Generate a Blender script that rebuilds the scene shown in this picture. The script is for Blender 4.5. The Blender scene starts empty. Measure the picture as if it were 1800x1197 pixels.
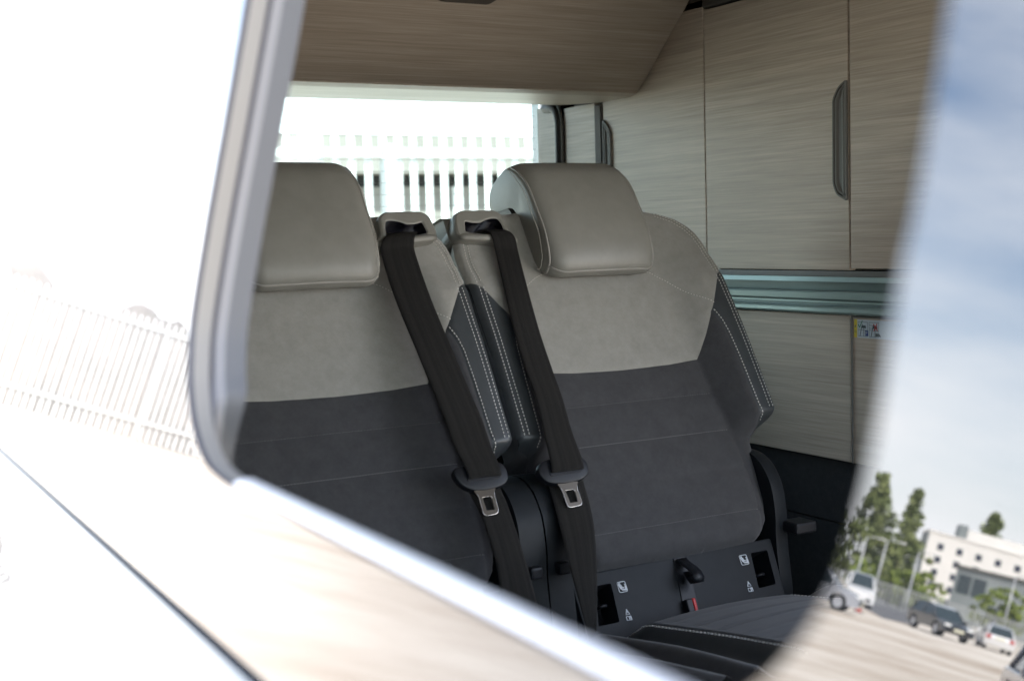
import bpy, bmesh, math, random
from mathutils import Vector, Matrix, noise
from mathutils.geometry import delaunay_2d_cdt
random.seed(7)
R = math.radians
C = bpy.context.scene.collection
scn = bpy.context.scene

# ------------------------------------------------------------------ camera
EYE = 1.4
YAW, PITCH, ROLL = R(29.4), R(4.66), R(1.67)
F = Vector((math.sin(YAW)*math.cos(PITCH), math.cos(YAW)*math.cos(PITCH), -math.sin(PITCH)))
r0 = Vector((math.cos(YAW), -math.sin(YAW), 0)); u0 = r0.cross(F)
up = u0*math.cos(ROLL)+r0*math.sin(ROLL); rt = r0*math.cos(ROLL)-u0*math.sin(ROLL)
cd = bpy.data.cameras.new('camera'); cam = bpy.data.objects.new('camera', cd); C.objects.link(cam)
cam.matrix_world = Matrix(((rt.x, up.x, -F.x, 0), (rt.y, up.y, -F.y, 0), (rt.z, up.z, -F.z, EYE), (0, 0, 0, 1)))
cd.sensor_width = 36; cd.lens = 45.0; cd.clip_start = .02; cd.clip_end = 3000
cd.dof.use_dof = True; cd.dof.focus_distance = 2.3; cd.dof.aperture_fstop = 4.5; cd.dof.aperture_blades = 9
scn.camera = cam

# ------------------------------------------------------------------ sky, sun, exposure
SUN_EL = R(52); SUN_DIR = Vector((.25*math.cos(SUN_EL), -.968*math.cos(SUN_EL), math.sin(SUN_EL)))
w = bpy.data.worlds.new('World'); scn.world = w; w.use_nodes = True
nt = w.node_tree; nt.nodes.clear()
def wn(t, **k):
    n = nt.nodes.new(t)
    for a, b in k.items(): setattr(n, a, b)
    return n
out = wn('ShaderNodeOutputWorld'); bg = wn('ShaderNodeBackground'); sky = wn('ShaderNodeTexSky')
sky.sky_type = 'NISHITA'; sky.sun_disc = False; sky.sun_elevation = SUN_EL
sky.sun_rotation = math.atan2(SUN_DIR.x, SUN_DIR.y); sky.dust_density = 1.2
tc = wn('ShaderNodeTexCoord'); mp = wn('ShaderNodeMapping'); mp.inputs['Scale'].default_value = (1.0, 1.0, 3.6)
nz = wn('ShaderNodeTexNoise'); nz.inputs['Scale'].default_value = 2.6; nz.inputs['Detail'].default_value = 7; nz.inputs['Roughness'].default_value = .52
cr = wn('ShaderNodeValToRGB'); cr.color_ramp.elements[0].position = .30; cr.color_ramp.elements[1].position = .84; cr.color_ramp.elements[0].color = (.05, .05, .05, 1)
mix = wn('ShaderNodeMix', data_type='RGBA'); mix.inputs['B'].default_value = (7.6, 7.75, 8.0, 1)
sep = wn('ShaderNodeSeparateXYZ'); mr = wn('ShaderNodeMapRange')
mr.inputs['From Min'].default_value = .02; mr.inputs['From Max'].default_value = .26
mr.inputs['To Min'].default_value = .46; mr.inputs['To Max'].default_value = -.09
add = wn('ShaderNodeMath', operation='ADD')
L = nt.links.new
L(tc.outputs['Generated'], mp.inputs['Vector']); L(mp.outputs[0], nz.inputs['Vector'])
L(tc.outputs['Generated'], sep.inputs[0]); L(sep.outputs['Z'], mr.inputs['Value'])
L(nz.outputs['Fac'], add.inputs[0]); L(mr.outputs[0], add.inputs[1]); L(add.outputs[0], cr.inputs['Fac'])
L(cr.outputs['Color'], mix.inputs['Factor']); L(sky.outputs[0], mix.inputs['A'])
L(mix.outputs['Result'], bg.inputs['Color']); bg.inputs['Strength'].default_value = .1; L(bg.outputs[0], out.inputs['Surface'])
sl = bpy.data.lights.new('sun', 'SUN'); sl.energy = 3.2; sl.angle = R(.5); sl.color = (1, .965, .92)
so = bpy.data.objects.new('sun', sl); C.objects.link(so); so.rotation_euler = SUN_DIR.to_track_quat('Z', 'Y').to_euler(); so.location = (0, 0, 30)
vs = scn.view_settings; vs.view_transform = 'Standard'; vs.look = 'None'; vs.exposure = 3.0; vs.gamma = 1; vs.use_curve_mapping = False
cy = scn.cycles; cy.use_denoising = True
try: cy.denoiser = 'OPENIMAGEDENOISE'; cy.denoising_input_passes = 'RGB_ALBEDO_NORMAL'
except Exception: pass
cy.max_bounces = 10; cy.diffuse_bounces = 6; cy.glossy_bounces = 4; cy.transparent_max_bounces = 12
cy.caustics_reflective = False; cy.caustics_refractive = False; cy.sample_clamp_indirect = 2.0; cy.blur_glossy = .3

# ------------------------------------------------------------------ materials
def base_mat(name, col, rough=.6, metal=0, ior=1.45, **kw):
    m = bpy.data.materials.new(name); m.use_nodes = True
    b = m.node_tree.nodes['Principled BSDF']
    b.inputs['Base Color'].default_value = (*col, 1); b.inputs['Roughness'].default_value = rough
    b.inputs['Metallic'].default_value = metal; b.inputs['IOR'].default_value = ior
    for k, v in kw.items(): b.inputs[k.replace('_', ' ')].default_value = v
    return m, m.node_tree, b
def noisy(name, c1, c2, scale=(40, 40, 40), rough=.6, bump=.0, bscale=None, detail=4, lo=.35, hi=.65, dist=.002, coords='Object', nr=.6, **kw):
    m, t, b = base_mat(name, c1, rough, **kw)
    N = t.nodes.new; l = t.links.new
    tcx = N('ShaderNodeTexCoord'); mpx = N('ShaderNodeMapping'); mpx.inputs['Scale'].default_value = scale
    n = N('ShaderNodeTexNoise'); n.inputs['Scale'].default_value = 1; n.inputs['Detail'].default_value = detail; n.inputs['Roughness'].default_value = nr
    rmp = N('ShaderNodeValToRGB'); rmp.color_ramp.elements[0].position = lo; rmp.color_ramp.elements[1].position = hi
    rmp.color_ramp.elements[0].color = (*c1, 1); rmp.color_ramp.elements[1].color = (*c2, 1)
    l(tcx.outputs[coords], mpx.inputs[0]); l(mpx.outputs[0], n.inputs['Vector']); l(n.outputs['Fac'], rmp.inputs[0]); l(rmp.outputs[0], b.inputs['Base Color'])
    if bump:
        n2 = N('ShaderNodeTexNoise'); mp2 = N('ShaderNodeMapping'); mp2.inputs['Scale'].default_value = bscale or scale
        n2.inputs['Scale'].default_value = 1; n2.inputs['Detail'].default_value = 3
        bp = N('ShaderNodeBump'); bp.inputs['Strength'].default_value = bump; bp.inputs['Distance'].default_value = dist
        l(tcx.outputs[coords], mp2.inputs[0]); l(mp2.outputs[0], n2.inputs['Vector']); l(n2.outputs['Fac'], bp.inputs['Height']); l(bp.outputs[0], b.inputs['Normal'])
    return m
def plain(name, col, rough=.6, metal=0, ior=1.45, **kw): return base_mat(name, col, rough, metal, ior, **kw)[0]
def wood(name, scale, tint=1.0):
    # brushed grey oak laminate: broad bands plus fine streaks along the grain
    m, t, b = base_mat(name, (.3, .27, .23), .42)
    N = t.nodes.new; l = t.links.new
    tcx = N('ShaderNodeTexCoord'); oi = N('ShaderNodeObjectInfo'); of = N('ShaderNodeVectorMath'); of.operation = 'MULTIPLY_ADD'
    of.inputs[1].default_value = (3.1, 7.3, 5.9); l(oi.outputs['Random'], of.inputs[0]); l(tcx.outputs['Object'], of.inputs[2])   # every board its own cut of veneer
    def nzt(sc, det):
        mm = N('ShaderNodeMapping'); mm.inputs['Scale'].default_value = sc
        n = N('ShaderNodeTexNoise'); n.inputs['Scale'].default_value = 1; n.inputs['Detail'].default_value = det; n.inputs['Roughness'].default_value = .65
        l(of.outputs[0], mm.inputs[0]); l(mm.outputs[0], n.inputs['Vector']); return n
    a = nzt(scale, 5); bb = nzt(tuple(s*.28 for s in scale), 3)
    ad = N('ShaderNodeMath'); ad.operation = 'MULTIPLY_ADD'; ad.inputs[1].default_value = .62
    l(a.outputs['Fac'], ad.inputs[0])
    ad2 = N('ShaderNodeMath'); ad2.operation = 'MULTIPLY'; ad2.inputs[1].default_value = .38; l(bb.outputs['Fac'], ad2.inputs[0]); l(ad2.outputs[0], ad.inputs[2])
    rmp = N('ShaderNodeValToRGB'); e = rmp.color_ramp.elements
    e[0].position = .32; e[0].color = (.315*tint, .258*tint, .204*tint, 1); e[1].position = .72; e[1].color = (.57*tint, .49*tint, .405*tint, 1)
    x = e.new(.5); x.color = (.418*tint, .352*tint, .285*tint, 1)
    cl = nzt((2.2, 2.2, 2.2), 2); ad3 = N('ShaderNodeMath'); ad3.operation = 'MULTIPLY_ADD'; ad3.inputs[1].default_value = .16; l(cl.outputs['Fac'], ad3.inputs[0]); l(ad.outputs[0], ad3.inputs[2])
    sb = N('ShaderNodeMath'); sb.operation = 'SUBTRACT'; sb.inputs[1].default_value = .08; l(ad3.outputs[0], sb.inputs[0])
    l(sb.outputs[0], rmp.inputs[0]); l(rmp.outputs[0], b.inputs['Base Color'])
    bp = N('ShaderNodeBump'); bp.inputs['Strength'].default_value = .12; bp.inputs['Distance'].default_value = .001
    l(a.outputs['Fac'], bp.inputs['Height']); l(bp.outputs[0], b.inputs['Normal'])
    return m
M = {}
M['wood_y'] = wood('laminate_lengthwise', (300, 6, 330))
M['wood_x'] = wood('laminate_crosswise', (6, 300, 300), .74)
M['suede'] = noisy('cream_suede', (.215, .209, .187), (.285, .276, .25), (38, 38, 38), .95, .3, (420, 420, 420), detail=8, nr=.82, lo=.3, hi=.7, dist=.0006, Sheen_Weight=.25)
M['dark_suede'] = noisy('charcoal_suede', (.029, .029, .032), (.048, .048, .051), (34, 34, 34), .95, .3, (420, 420, 420), detail=8, nr=.82, lo=.3, hi=.7, dist=.0006, Sheen_Weight=.12)
M['leather'] = noisy('taupe_leather', (.195, .190, .168), (.215, .210, .187), (26, 26, 26), .43, .22, (420, 420, 420), dist=.0005)
M['piping_leather'] = plain('piping_leather', (.26, .25, .225), .4)
M['dark_leather'] = noisy('slate_leather', (.036, .041, .045), (.042, .047, .051), (50, 50, 50), .42, .10, (650, 650, 650), dist=.0004)
M['taupe_plastic'] = noisy('taupe_plastic', (.185, .180, .158), (.195, .190, .168), (60, 60, 60), .45, .06, (900, 900, 900), dist=.0003)
M['dark_plastic'] = noisy('slate_plastic', (.0105, .0125, .0150), (.0125, .0145, .017), (60, 60, 60), .5, .10, (900, 900, 900), dist=.0003, Specular_IOR_Level=.2)
M['black_plastic'] = plain('black_plastic', (.009, .010, .013), .42, Specular_IOR_Level=.3)
M['gloss_black'] = plain('gloss_black', (.006, .006, .010), .12)
M['steel'] = plain('latch_steel', (.115, .103, .088), .36, 1)
M['chrome'] = plain('bright_edge', (.75, .72, .68), .15, 1)
M['white_thread'] = plain('white_thread', (.50, .49, .465), .8)
M['grey_thread'] = plain('grey_thread', (.56, .53, .47), .8)
M['dim_thread'] = plain('dim_thread', (.17, .168, .165), .8)
M['grey_print'] = plain('pale_print', (.55, .58, .62), .6)
M['red'] = plain('buckle_red', (.42, .012, .012), .4)
M['rubber'] = plain('black_rubber', (.018, .017, .016), .55)
M['grey_trim'] = plain('grey_trim', (.115, .110, .098), .5)
M['brown_dark'] = plain('dark_brown_plastic', (.05, .042, .035), .65)
M['teal_rail'] = plain('aluminium_rail', (.33, .44, .43), .42, .35)
M['teal_groove_shade'] = plain('aluminium_rail_shade', (.15, .21, .21), .5, .3)  # darker aluminium, recess shade put into the colour
M['trim_black'] = noisy('black_carpet_trim', (.012, .012, .014), (.018, .018, .02), (80, 80, 80), .9, .3, (500, 500, 500))
M['floor_vinyl'] = noisy('grey_floor_vinyl', (.08, .078, .075), (.11, .108, .105), (30, 4, 30), .5)
M['side_trim'] = noisy('grey_side_trim', (.07, .07, .072), (.09, .09, .092), (90, 90, 90), .9)
M['headliner'] = noisy('headliner_cloth', (.20, .185, .16), (.23, .215, .19), (90, 90, 90), .95)
M['paint'] = plain('dark_gloss_paint', (.020, .022, .026), .25, 0, 1.5, Specular_IOR_Level=.08, Coat_Weight=1.0, Coat_Roughness=.0, Coat_IOR=1.66)
M['tint_glass'] = plain('dark_tinted_glass', (.006, .007, .008), .0, 0, 2.15)
M['seal'] = plain('window_seal', (.035, .035, .045), .5)
M['frame_light'] = plain('satin_frame', (.155, .148, .136), .5, 0)
M['sill_sheen'] = plain('painted_sill_sheen', (.62, .62, .64), .3)  # sky sheen on the sill, put into the base colour
M['frame_white'] = plain('pale_frame', (.14, .14, .147), .55, 0)
M['frame_grey'] = plain('grey_frame', (.065, .067, .072), .65)
def glassmat(name, tint, ior=1.45):
    m = bpy.data.materials.new(name); m.use_nodes = True; t = m.node_tree; t.nodes.clear()
    o = t.nodes.new('ShaderNodeOutputMaterial'); mx = t.nodes.new('ShaderNodeMixShader'); fr = t.nodes.new('ShaderNodeFresnel'); fr.inputs[0].default_value = ior
    tr = t.nodes.new('ShaderNodeBsdfTransparent'); tr.inputs[0].default_value = (*tint, 1); gl = t.nodes.new('ShaderNodeBsdfGlossy'); gl.inputs['Roughness'].default_value = 0
    t.links.new(fr.outputs[0], mx.inputs[0]); t.links.new(tr.outputs[0], mx.inputs[1]); t.links.new(gl.outputs[0], mx.inputs[2]); t.links.new(mx.outputs[0], o.inputs[0]); return m
M['rear_glass'] = glassmat('rear_glass', (.86, .95, .94))
M['clear_glass'] = glassmat('clear_glass', (.88, .95, .92))
M['galv'] = noisy('galvanised_steel', (.36, .37, .37), (.46, .47, .46), (5, 5, 2), .5, metal=.0)
M['ground'] = noisy('sandy_gravel', (.38, .305, .23), (.70, .645, .565), (.11, .16, .1), .95, 0, detail=9, lo=.36, hi=.6)
M['soil'] = noisy('brown_soil', (.06, .05, .04), (.12, .10, .085), (1.5, 1.5, 1.5), .95, .6, (6, 6, 6), dist=.05)
M['asphalt'] = noisy('asphalt', (.10, .10, .105), (.15, .15, .155), (.8, .8, .8), .9, 0, detail=6)
M['leaf_a'] = noisy('conifer_leaf', (.12, .155, .045), (.25, .28, .10), (.6, .6, .6), .7)
M['leaf_b'] = noisy('bright_leaf', (.16, .21, .04), (.28, .34, .07), (.6, .6, .6), .7)
M['bark'] = noisy('bark', (.06, .045, .035), (.10, .08, .06), (4, 4, 1), .9)
M['render_white'] = noisy('white_render', (.72, .70, .66), (.78, .76, .72), (.2, .2, .2), .9)
M['grey_clad'] = noisy('grey_cladding', (.20, .225, .225), (.25, .275, .275), (.2, .2, .2), .7)
M['window_dark'] = plain('window_pane', (.05, .055, .08), .15)
M['shed_wall'] = noisy('shed_panel', (.082, .077, .068), (.15, .14, .127), (.6, .6, .25), .85)
M['shed_eaves_shadow'] = plain('shed_shadow_gap', (.03, .03, .03), .9)
M['car_black'] = plain('black_car_paint', (.012, .014, .018), .2, 0, 1.5, Coat_Weight=1.0, Coat_Roughness=.02)
M['car_silver'] = plain('silver_car_paint', (.48, .50, .55), .3, .5, 1.5, Coat_Weight=1.0, Coat_Roughness=.02)
M['car_white'] = plain('white_car_paint', (.78, .78, .78), .3, 0, 1.5, Coat_Weight=1.0, Coat_Roughness=.02)
M['car_blue'] = plain('dark_blue_car_paint', (.03, .045, .09), .2, 0, 1.5, Coat_Weight=1.0, Coat_Roughness=.02)
M['car_glass'] = plain('car_glass', (.03, .045, .05), .02, 0, 1.6)
M['tyre'] = plain('tyre', (.02, .02, .02), .8)
M['lamp'] = plain('headlamp', (.8, .8, .78), .1)
M['lamp_red'] = plain('tail_lamp', (.45, .03, .02), .2)
M['plate'] = plain('pale_plate', (.75, .72, .55), .5)
M['post_steel'] = plain('lamp_post_steel', (.42, .43, .44), .4, .3)
M['st_yellow'] = plain('sticker_yellow', (.62, .50, .03), .5)
M['st_white'] = plain('sticker_pale', (.50, .57, .62), .4)
M['st_blue'] = plain('sticker_blue', (.02, .04, .18), .5)
M['st_green'] = plain('sticker_green', (.0, .16, .07), .5)
M['st_ink'] = plain('sticker_ink', (.04, .06, .07), .5)
def beltmat():
    m, t, b = base_mat('belt_webbing', (.02, .019, .018), .62, Specular_IOR_Level=.25)
    N = t.nodes.new; l = t.links.new
    uvn = N('ShaderNodeUVMap'); sp_ = N('ShaderNodeSeparateXYZ'); l(uvn.outputs[0], sp_.inputs[0])
    cmb = N('ShaderNodeCombineXYZ'); l(sp_.outputs['X'], cmb.inputs['X'])
    nn_ = N('ShaderNodeTexNoise'); nn_.inputs['Scale'].default_value = 7; nn_.inputs['Detail'].default_value = 1; l(cmb.outputs[0], nn_.inputs['Vector'])
    rmp = N('ShaderNodeValToRGB'); rmp.color_ramp.elements[0].position = .4; rmp.color_ramp.elements[1].position = .62
    rmp.color_ramp.elements[0].color = (.009, .0083, .0078, 1); rmp.color_ramp.elements[1].color = (.0155, .0143, .013, 1)
    l(nn_.outputs['Fac'], rmp.inputs[0]); l(rmp.outputs[0], b.inputs['Base Color'])
    wv = N('ShaderNodeTexWave'); wv.bands_direction = 'Y'; wv.inputs['Scale'].default_value = 130; wv.inputs['Distortion'].default_value = .5
    l(uvn.outputs[0], wv.inputs['Vector'])
    bp = N('ShaderNodeBump'); bp.inputs['Strength'].default_value = .5; bp.inputs['Distance'].default_value = .0006
    l(wv.outputs['Fac'], bp.inputs['Height']); l(bp.outputs[0], b.inputs['Normal']); return m
M['belt'] = beltmat()

# ------------------------------------------------------------------ helpers
def put(name, me, mats, parent=None, smooth=False, local=False):
    o = bpy.data.objects.new(name, me); C.objects.link(o)
    for m in (mats if isinstance(mats, (list, tuple)) else [mats]): me.materials.append(m)
    if smooth:
        for p in me.polygons: p.use_smooth = True
    if parent is not None:
        o.parent = parent
        # meshes are modelled in place; only Empties carry an offset (rotation included)
        if parent.type == 'EMPTY' and local is False:
            o.matrix_parent_inverse = Matrix.Translation(-parent.location)
    return o
def done(name, bm, mats, parent=None, smooth=False, fix=True, local=False):
    if fix: bmesh.ops.recalc_face_normals(bm, faces=bm.faces[:])
    me = bpy.data.meshes.new(name); bm.to_mesh(me); bm.free()
    o = put(name, me, mats, parent, smooth, local)
    return o
def thing(name, loc, label, cat, group=None):
    o = bpy.data.objects.new(name, None); C.objects.link(o); o.location = loc; o.empty_display_size = .1
    o['label'] = label; o['category'] = cat
    if group: o['group'] = group
    return o
def tag(o, label, cat, group=None):
    o['label'] = label; o['category'] = cat
    if group: o['group'] = group
    return o
def autosmooth(o, ang=40):
    me = o.data
    for p in me.polygons: p.use_smooth = True
    bm = bmesh.new(); bm.from_mesh(me)
    for e in bm.edges:
        if len(e.link_faces) == 2 and e.calc_face_angle(0) > R(ang): e.smooth = False
    bm.to_mesh(me); bm.free(); return o
def box(bm, a, b, mi=0):
    v = [bm.verts.new((x, y, z)) for x in (a[0], b[0]) for y in (a[1], b[1]) for z in (a[2], b[2])]
    for f in ((0, 1, 3, 2), (4, 6, 7, 5), (0, 4, 5, 1), (2, 3, 7, 6), (0, 2, 6, 4), (1, 5, 7, 3)):
        bm.faces.new([v[i] for i in f]).material_index = mi
def bbox(bm, a, b, bev=.003, mi=0):
    t = bmesh.new(); box(t, a, b, mi); bmesh.ops.recalc_face_normals(t, faces=t.faces[:])
    bmesh.ops.bevel(t, geom=t.edges[:], offset=bev, segments=2, affect='EDGES', profile=.5)
    for f in t.faces: f.material_index = mi
    me = bpy.data.meshes.new('t'); t.to_mesh(me); t.free(); bm.from_mesh(me); bpy.data.meshes.remove(me)
def tube(bm, pts, r, n=8, mi=0, closed=False):
    pts = [Vector(p) for p in pts]; rings = []; N = len(pts); ref = None
    for i, p in enumerate(pts):
        t = (pts[(i+1) % N]-pts[i-1]) if closed else (pts[min(i+1, N-1)]-pts[max(i-1, 0)])
        t.normalize()
        if ref is None:
            ref = Vector((0, 0, 1)) if abs(t.z) < .9 else Vector((1, 0, 0))
        a = (ref-t*ref.dot(t)).normalized(); ref = a; b = t.cross(a)
        rr = r[i] if isinstance(r, (list, tuple)) else r
        rings.append([bm.verts.new(p+rr*(a*math.cos(2*math.pi*k/n)+b*math.sin(2*math.pi*k/n))) for k in range(n)])
    for i in range(N if closed else N-1):
        A, B = rings[i], rings[(i+1) % N]
        for k in range(n):
            f = bm.faces.new((A[k], A[(k+1) % n], B[(k+1) % n], B[k])); f.material_index = mi; f.smooth = True
    if not closed:
        for ring in (rings[0], rings[-1]):
            f = bm.faces.new(ring); f.material_index = mi
def area(L): return .5*sum(L[i-1][0]*L[i][1]-L[i][0]*L[i-1][1] for i in range(len(L)))
def inset(L, d):
    s = 1 if area(L) > 0 else -1; n = len(L); o = []
    for i in range(n):
        p0, p1, p2 = Vector(L[i-1]), Vector(L[i]), Vector(L[(i+1) % n])
        a = (p1-p0); b = (p2-p1)
        a = a.normalized() if a.length > 1e-9 else b.normalized(); b = b.normalized() if b.length > 1e-9 else a
        na = Vector((-a.y, a.x))*s; nb = Vector((-b.y, b.x))*s
        m = na+nb
        m = m.normalized() if m.length > 1e-6 else na
        k = max(.35, m.dot(na)); q = p1+m*(d/k); o.append((q.x, q.y))
    return o
def inside(p, L):
    x, y = p; c = False; n = len(L)
    for i in range(n):
        x1, y1 = L[i-1]; x2, y2 = L[i]
        if (y1 > y) != (y2 > y) and x < (x2-x1)*(y-y1)/(y2-y1)+x1: c = not c
    return c
def sdist(p, a, b):
    ax, ay = a; dx, dy = b[0]-ax, b[1]-ay; L2 = dx*dx+dy*dy
    t = 0 if L2 < 1e-14 else max(0, min(1, ((p[0]-ax)*dx+(p[1]-ay)*dy)/L2))
    return math.hypot(p[0]-ax-t*dx, p[1]-ay-t*dy)
def ldist(p, L, closed=False):
    n = len(L); return min(sdist(p, L[i], L[(i+1) % n]) for i in range(n if closed else n-1))
def resample(L, d, closed=False):
    o = []; n = len(L)
    for i in range(n if closed else n-1):
        a, b = Vector(L[i]), Vector(L[(i+1) % n]); k = max(1, math.ceil((b-a).length/d))
        for j in range(k): o.append(tuple(a.lerp(b, j/k)))
    if not closed: o.append(tuple(L[-1]))
    return o
def rounded(L, r, seg=5):
    o = []; n = len(L)
    for i in range(n):
        p0, p1, p2 = Vector(L[i-1]), Vector(L[i]), Vector(L[(i+1) % n])
        rr = min(r, (p0-p1).length*.48, (p2-p1).length*.48)
        a = p1+(p0-p1).normalized()*rr; b = p1+(p2-p1).normalized()*rr
        for j in range(seg+1):
            t = j/seg; o.append(tuple(a*(1-t)**2+p1*2*t*(1-t)+b*t*t))
    return o
def smooth_line(P, n=8):
    # Catmull-Rom through the points
    o = []
    for i in range(len(P)-1):
        p0 = Vector(P[max(i-1, 0)]); p1 = Vector(P[i]); p2 = Vector(P[i+1]); p3 = Vector(P[min(i+2, len(P)-1)])
        for j in range(n):
            t = j/n; o.append(tuple(.5*((2*p1)+(p2-p0)*t+(2*p0-5*p1+4*p2-p3)*t*t+(3*p1-p0-3*p2+p3)*t**3)))
    o.append(tuple(P[-1])); return o
def fill(bm, loop, holes, fn, step=None, mi=0):
    """triangulate a flat outline (with holes) and lift every point through fn(a, b)"""
    pts = []; edges = []
    for Lp in [loop]+holes:
        k = len(pts); pts += list(Lp); edges += [(k+i, k+(i+1) % len(Lp)) for i in range(len(Lp))]
    if step:
        xs = [p[0] for p in loop]; ys = [p[1] for p in loop]
        y = min(ys)+step*.5; row = 0
        while y < max(ys):
            x = min(xs)+step*(.5 if row % 2 else .25)
            while x < max(xs):
                q = (x, y)
                if inside(q, loop) and ldist(q, loop, True) > step*.45 and not any(inside(q, h) or ldist(q, h, True) < step*.45 for h in holes): pts.append(q)
                x += step
            y += step*.866; row += 1
    V, E, Fc, *_ = delaunay_2d_cdt([Vector(p) for p in pts], edges, [], 0, 1e-7)
    bv = [None]*len(V)
    for f in Fc:
        c = (sum(V[i].x for i in f)/len(f), sum(V[i].y for i in f)/len(f))
        if not inside(c, loop) or any(inside(c, h) for h in holes): continue
        if area([tuple(V[i]) for i in f]) < 0: f = f[::-1]
        for i in f:
            if bv[i] is None: bv[i] = bm.verts.new(fn(V[i].x, V[i].y))
        try: bm.faces.new([bv[i] for i in f]).material_index = mi
        except ValueError: pass
def prism(bm, L, fn, h0, h1, bev=0, mi=0, holes=[], flip=False):
    """outline L in (a, b), lifted through fn(a, b, h) between heights h0 and h1; bevelled upper rim"""
    def strip(A, ha, B, hb):
        n = len(A)
        va = [bm.verts.new(fn(*p, ha)) for p in A]; vb = [bm.verts.new(fn(*p, hb)) for p in B]
        for i in range(n):
            f = bm.faces.new((va[i], va[(i+1) % n], vb[(i+1) % n], vb[i])); f.material_index = mi
    top = L
    if bev:
        m1 = inset(L, bev*.3); top = inset(L, bev)
        strip(L, h0, L, h1-bev); strip(L, h1-bev, m1, h1-bev*.3); strip(m1, h1-bev*.3, top, h1)
    else: strip(L, h0, L, h1)
    for h in holes: strip(h, h0, h, h1)
    fill(bm, top, holes, lambda a, b: fn(a, b, h1), mi=mi)
    fill(bm, L, holes, lambda a, b: fn(a, b, h0), mi=mi)
    bmesh.ops.remove_doubles(bm, verts=bm.verts[:], dist=1e-6)
def lerp_tab(T, x):
    if x <= T[0][0]: return T[0][1]
    for (a, b), (c, d) in zip(T, T[1:]):
        if x <= c: return b+(d-b)*(x-a)/(c-a)
    return T[-1][1]
def sst(x):
    x = max(0, min(1, x)); return x*x*(3-2*x)

# ------------------------------------------------------------------ ground and road
def sheet(name, pts, z, m):
    bm = bmesh.new(); bm.faces.new([bm.verts.new((x, y, z)) for x, y in pts]); o = done(name, bm, m); o['kind'] = 'structure'; return o
sheet('ground', [(-1500, -1500), (1500, -1500), (1500, 1500), (-1500, 1500)], 0, M['ground'])
sheet('road', [(-49.5, 45.2), (-55.5, 48.5), (-76, 65), (-112, 97), (-150, 131), (-160, 150), (-112, 104), (-70, 67.5)], .004, M['asphalt'])

# ------------------------------------------------------------------ the van
T = R(10.65)
PP = Vector((.25, 0, EYE)); S = Vector((math.sin(T), 0, math.cos(T))); NI = Vector((math.cos(T), 0, -math.sin(T)))
def bp(y, s, d=0): return PP+Vector((0, y, 0))+S*s+NI*d
van = thing('campervan', (1.05, .5, 0), 'dark glossy campervan with its side window slid open, seen close up from outside', 'van')
corner = smooth_line([(.842, .25), (.8515, .1667), (.862, .0898), (.874, .0122), (.8785, -.0513), (.8713, -.0824), (.8620, -.100), (.8453, -.1182), (.8217, -.1332), (.7982, -.1418), (.7695, -.1455), (.7436, -.1470), (.70, -.1475)], 5)
hole = [(.83, .345)]+corner+[(.5, -.1475), (.2, -.1475), (-.2, -.1475), (-.66, -.1475), (-.72, -.138), (-.75, -.11), (-.76, -.07), (-.74, .25), (-.70, .345)]
hole = resample(hole, .06, True)
bm = bmesh.new()
fdoor = [(-.84, -.13), (-.84, .34), (-1.02, .34), (-1.50, .0), (-1.52, -.13)]
fill(bm, [(-2.0, -.235), (2.95, -.235), (2.95, .47), (-1.0, .47), (-1.62, .1)], [hole, fdoor], lambda y, s: bp(y, s))
body = done('body_side', bm, M['paint'], van)
# lower body: shoulder crease, bulged door skin, sill
prof = [(-.235, 0), (-.2364, .0048), (-.2389, .0048), (-.2412, -.002)]
pts = [(bp(0, s, d).x, bp(0, s, d).z) for s, d in prof]+[(.1785, 1.128), (.148, 1.087), (.118, 1.046), (.088, 1.005), (.054, .955), (.040, .915), (.037, .86), (.045, .78), (.122, .7), (.140, .55), (.172, .42), (.21, .33)]
bm = bmesh.new(); rows = []
for y in (-2.0, -1.5, -.75, 0, .9, 2.0, 2.6, 2.95):
    rows.append([bm.verts.new((x, y, z)) for x, z in pts])
for A, B in zip(rows, rows[1:]):
    for i in range(len(pts)-1): bm.faces.new((A[i], A[i+1], B[i+1], B[i])).smooth = i > 3
done('lower_body', bm, M['paint'], van)
# window surround: seal, light frame, groove, pale frame, grey inner trim
D = [0, .004, .014, .0145, .0165, .023, .036]
IS = [0, .0015, .005, .009, .008, .0105, .0165]; IB = [0, .001, .003, .002, -.006, -.030, -.070]
nH = len(hole); sgn = 1 if area(hole) > 0 else -1
def hn(i):
    a = Vector(hole[(i+1) % nH])-Vector(hole[i-1]); return Vector((-a.y, a.x)).normalized()*sgn
rings = []; sill_run = []
for k in range(7):
    ring = []
    for i in range(nH):
        n = hn(i); wb = sst((n.y-.45)/.5) if k < 4 else sst((n.y-.62)/.36); q = Vector(hole[i])+n*(IS[k]*(1-wb)+IB[k]*wb); ring.append((q.x, q.y, D[k]))
    rings.append(ring)
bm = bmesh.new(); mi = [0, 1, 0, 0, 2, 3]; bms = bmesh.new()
for k in range(6):
    va = [bm.verts.new(bp(*p)) for p in rings[k]]; vb = [bm.verts.new(bp(*p)) for p in rings[k+1]]
    for i in range(nH):
        f = bm.faces.new((va[i], va[(i+1) % nH], vb[(i+1) % nH], vb[i])); f.material_index = mi[k]; f.smooth = True
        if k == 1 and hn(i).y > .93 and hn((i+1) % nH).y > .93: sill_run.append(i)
done('window_surround', bm, [M['seal'], M['frame_light'], M['frame_white'], M['frame_grey']], van)
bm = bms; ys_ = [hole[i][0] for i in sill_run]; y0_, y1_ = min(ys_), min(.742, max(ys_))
sp_ = [(.0022, .0012), (.0030, .0042), (.0065, .0062), (.0120, .0066), (.0150, .0052), (.0165, -.002)]
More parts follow.
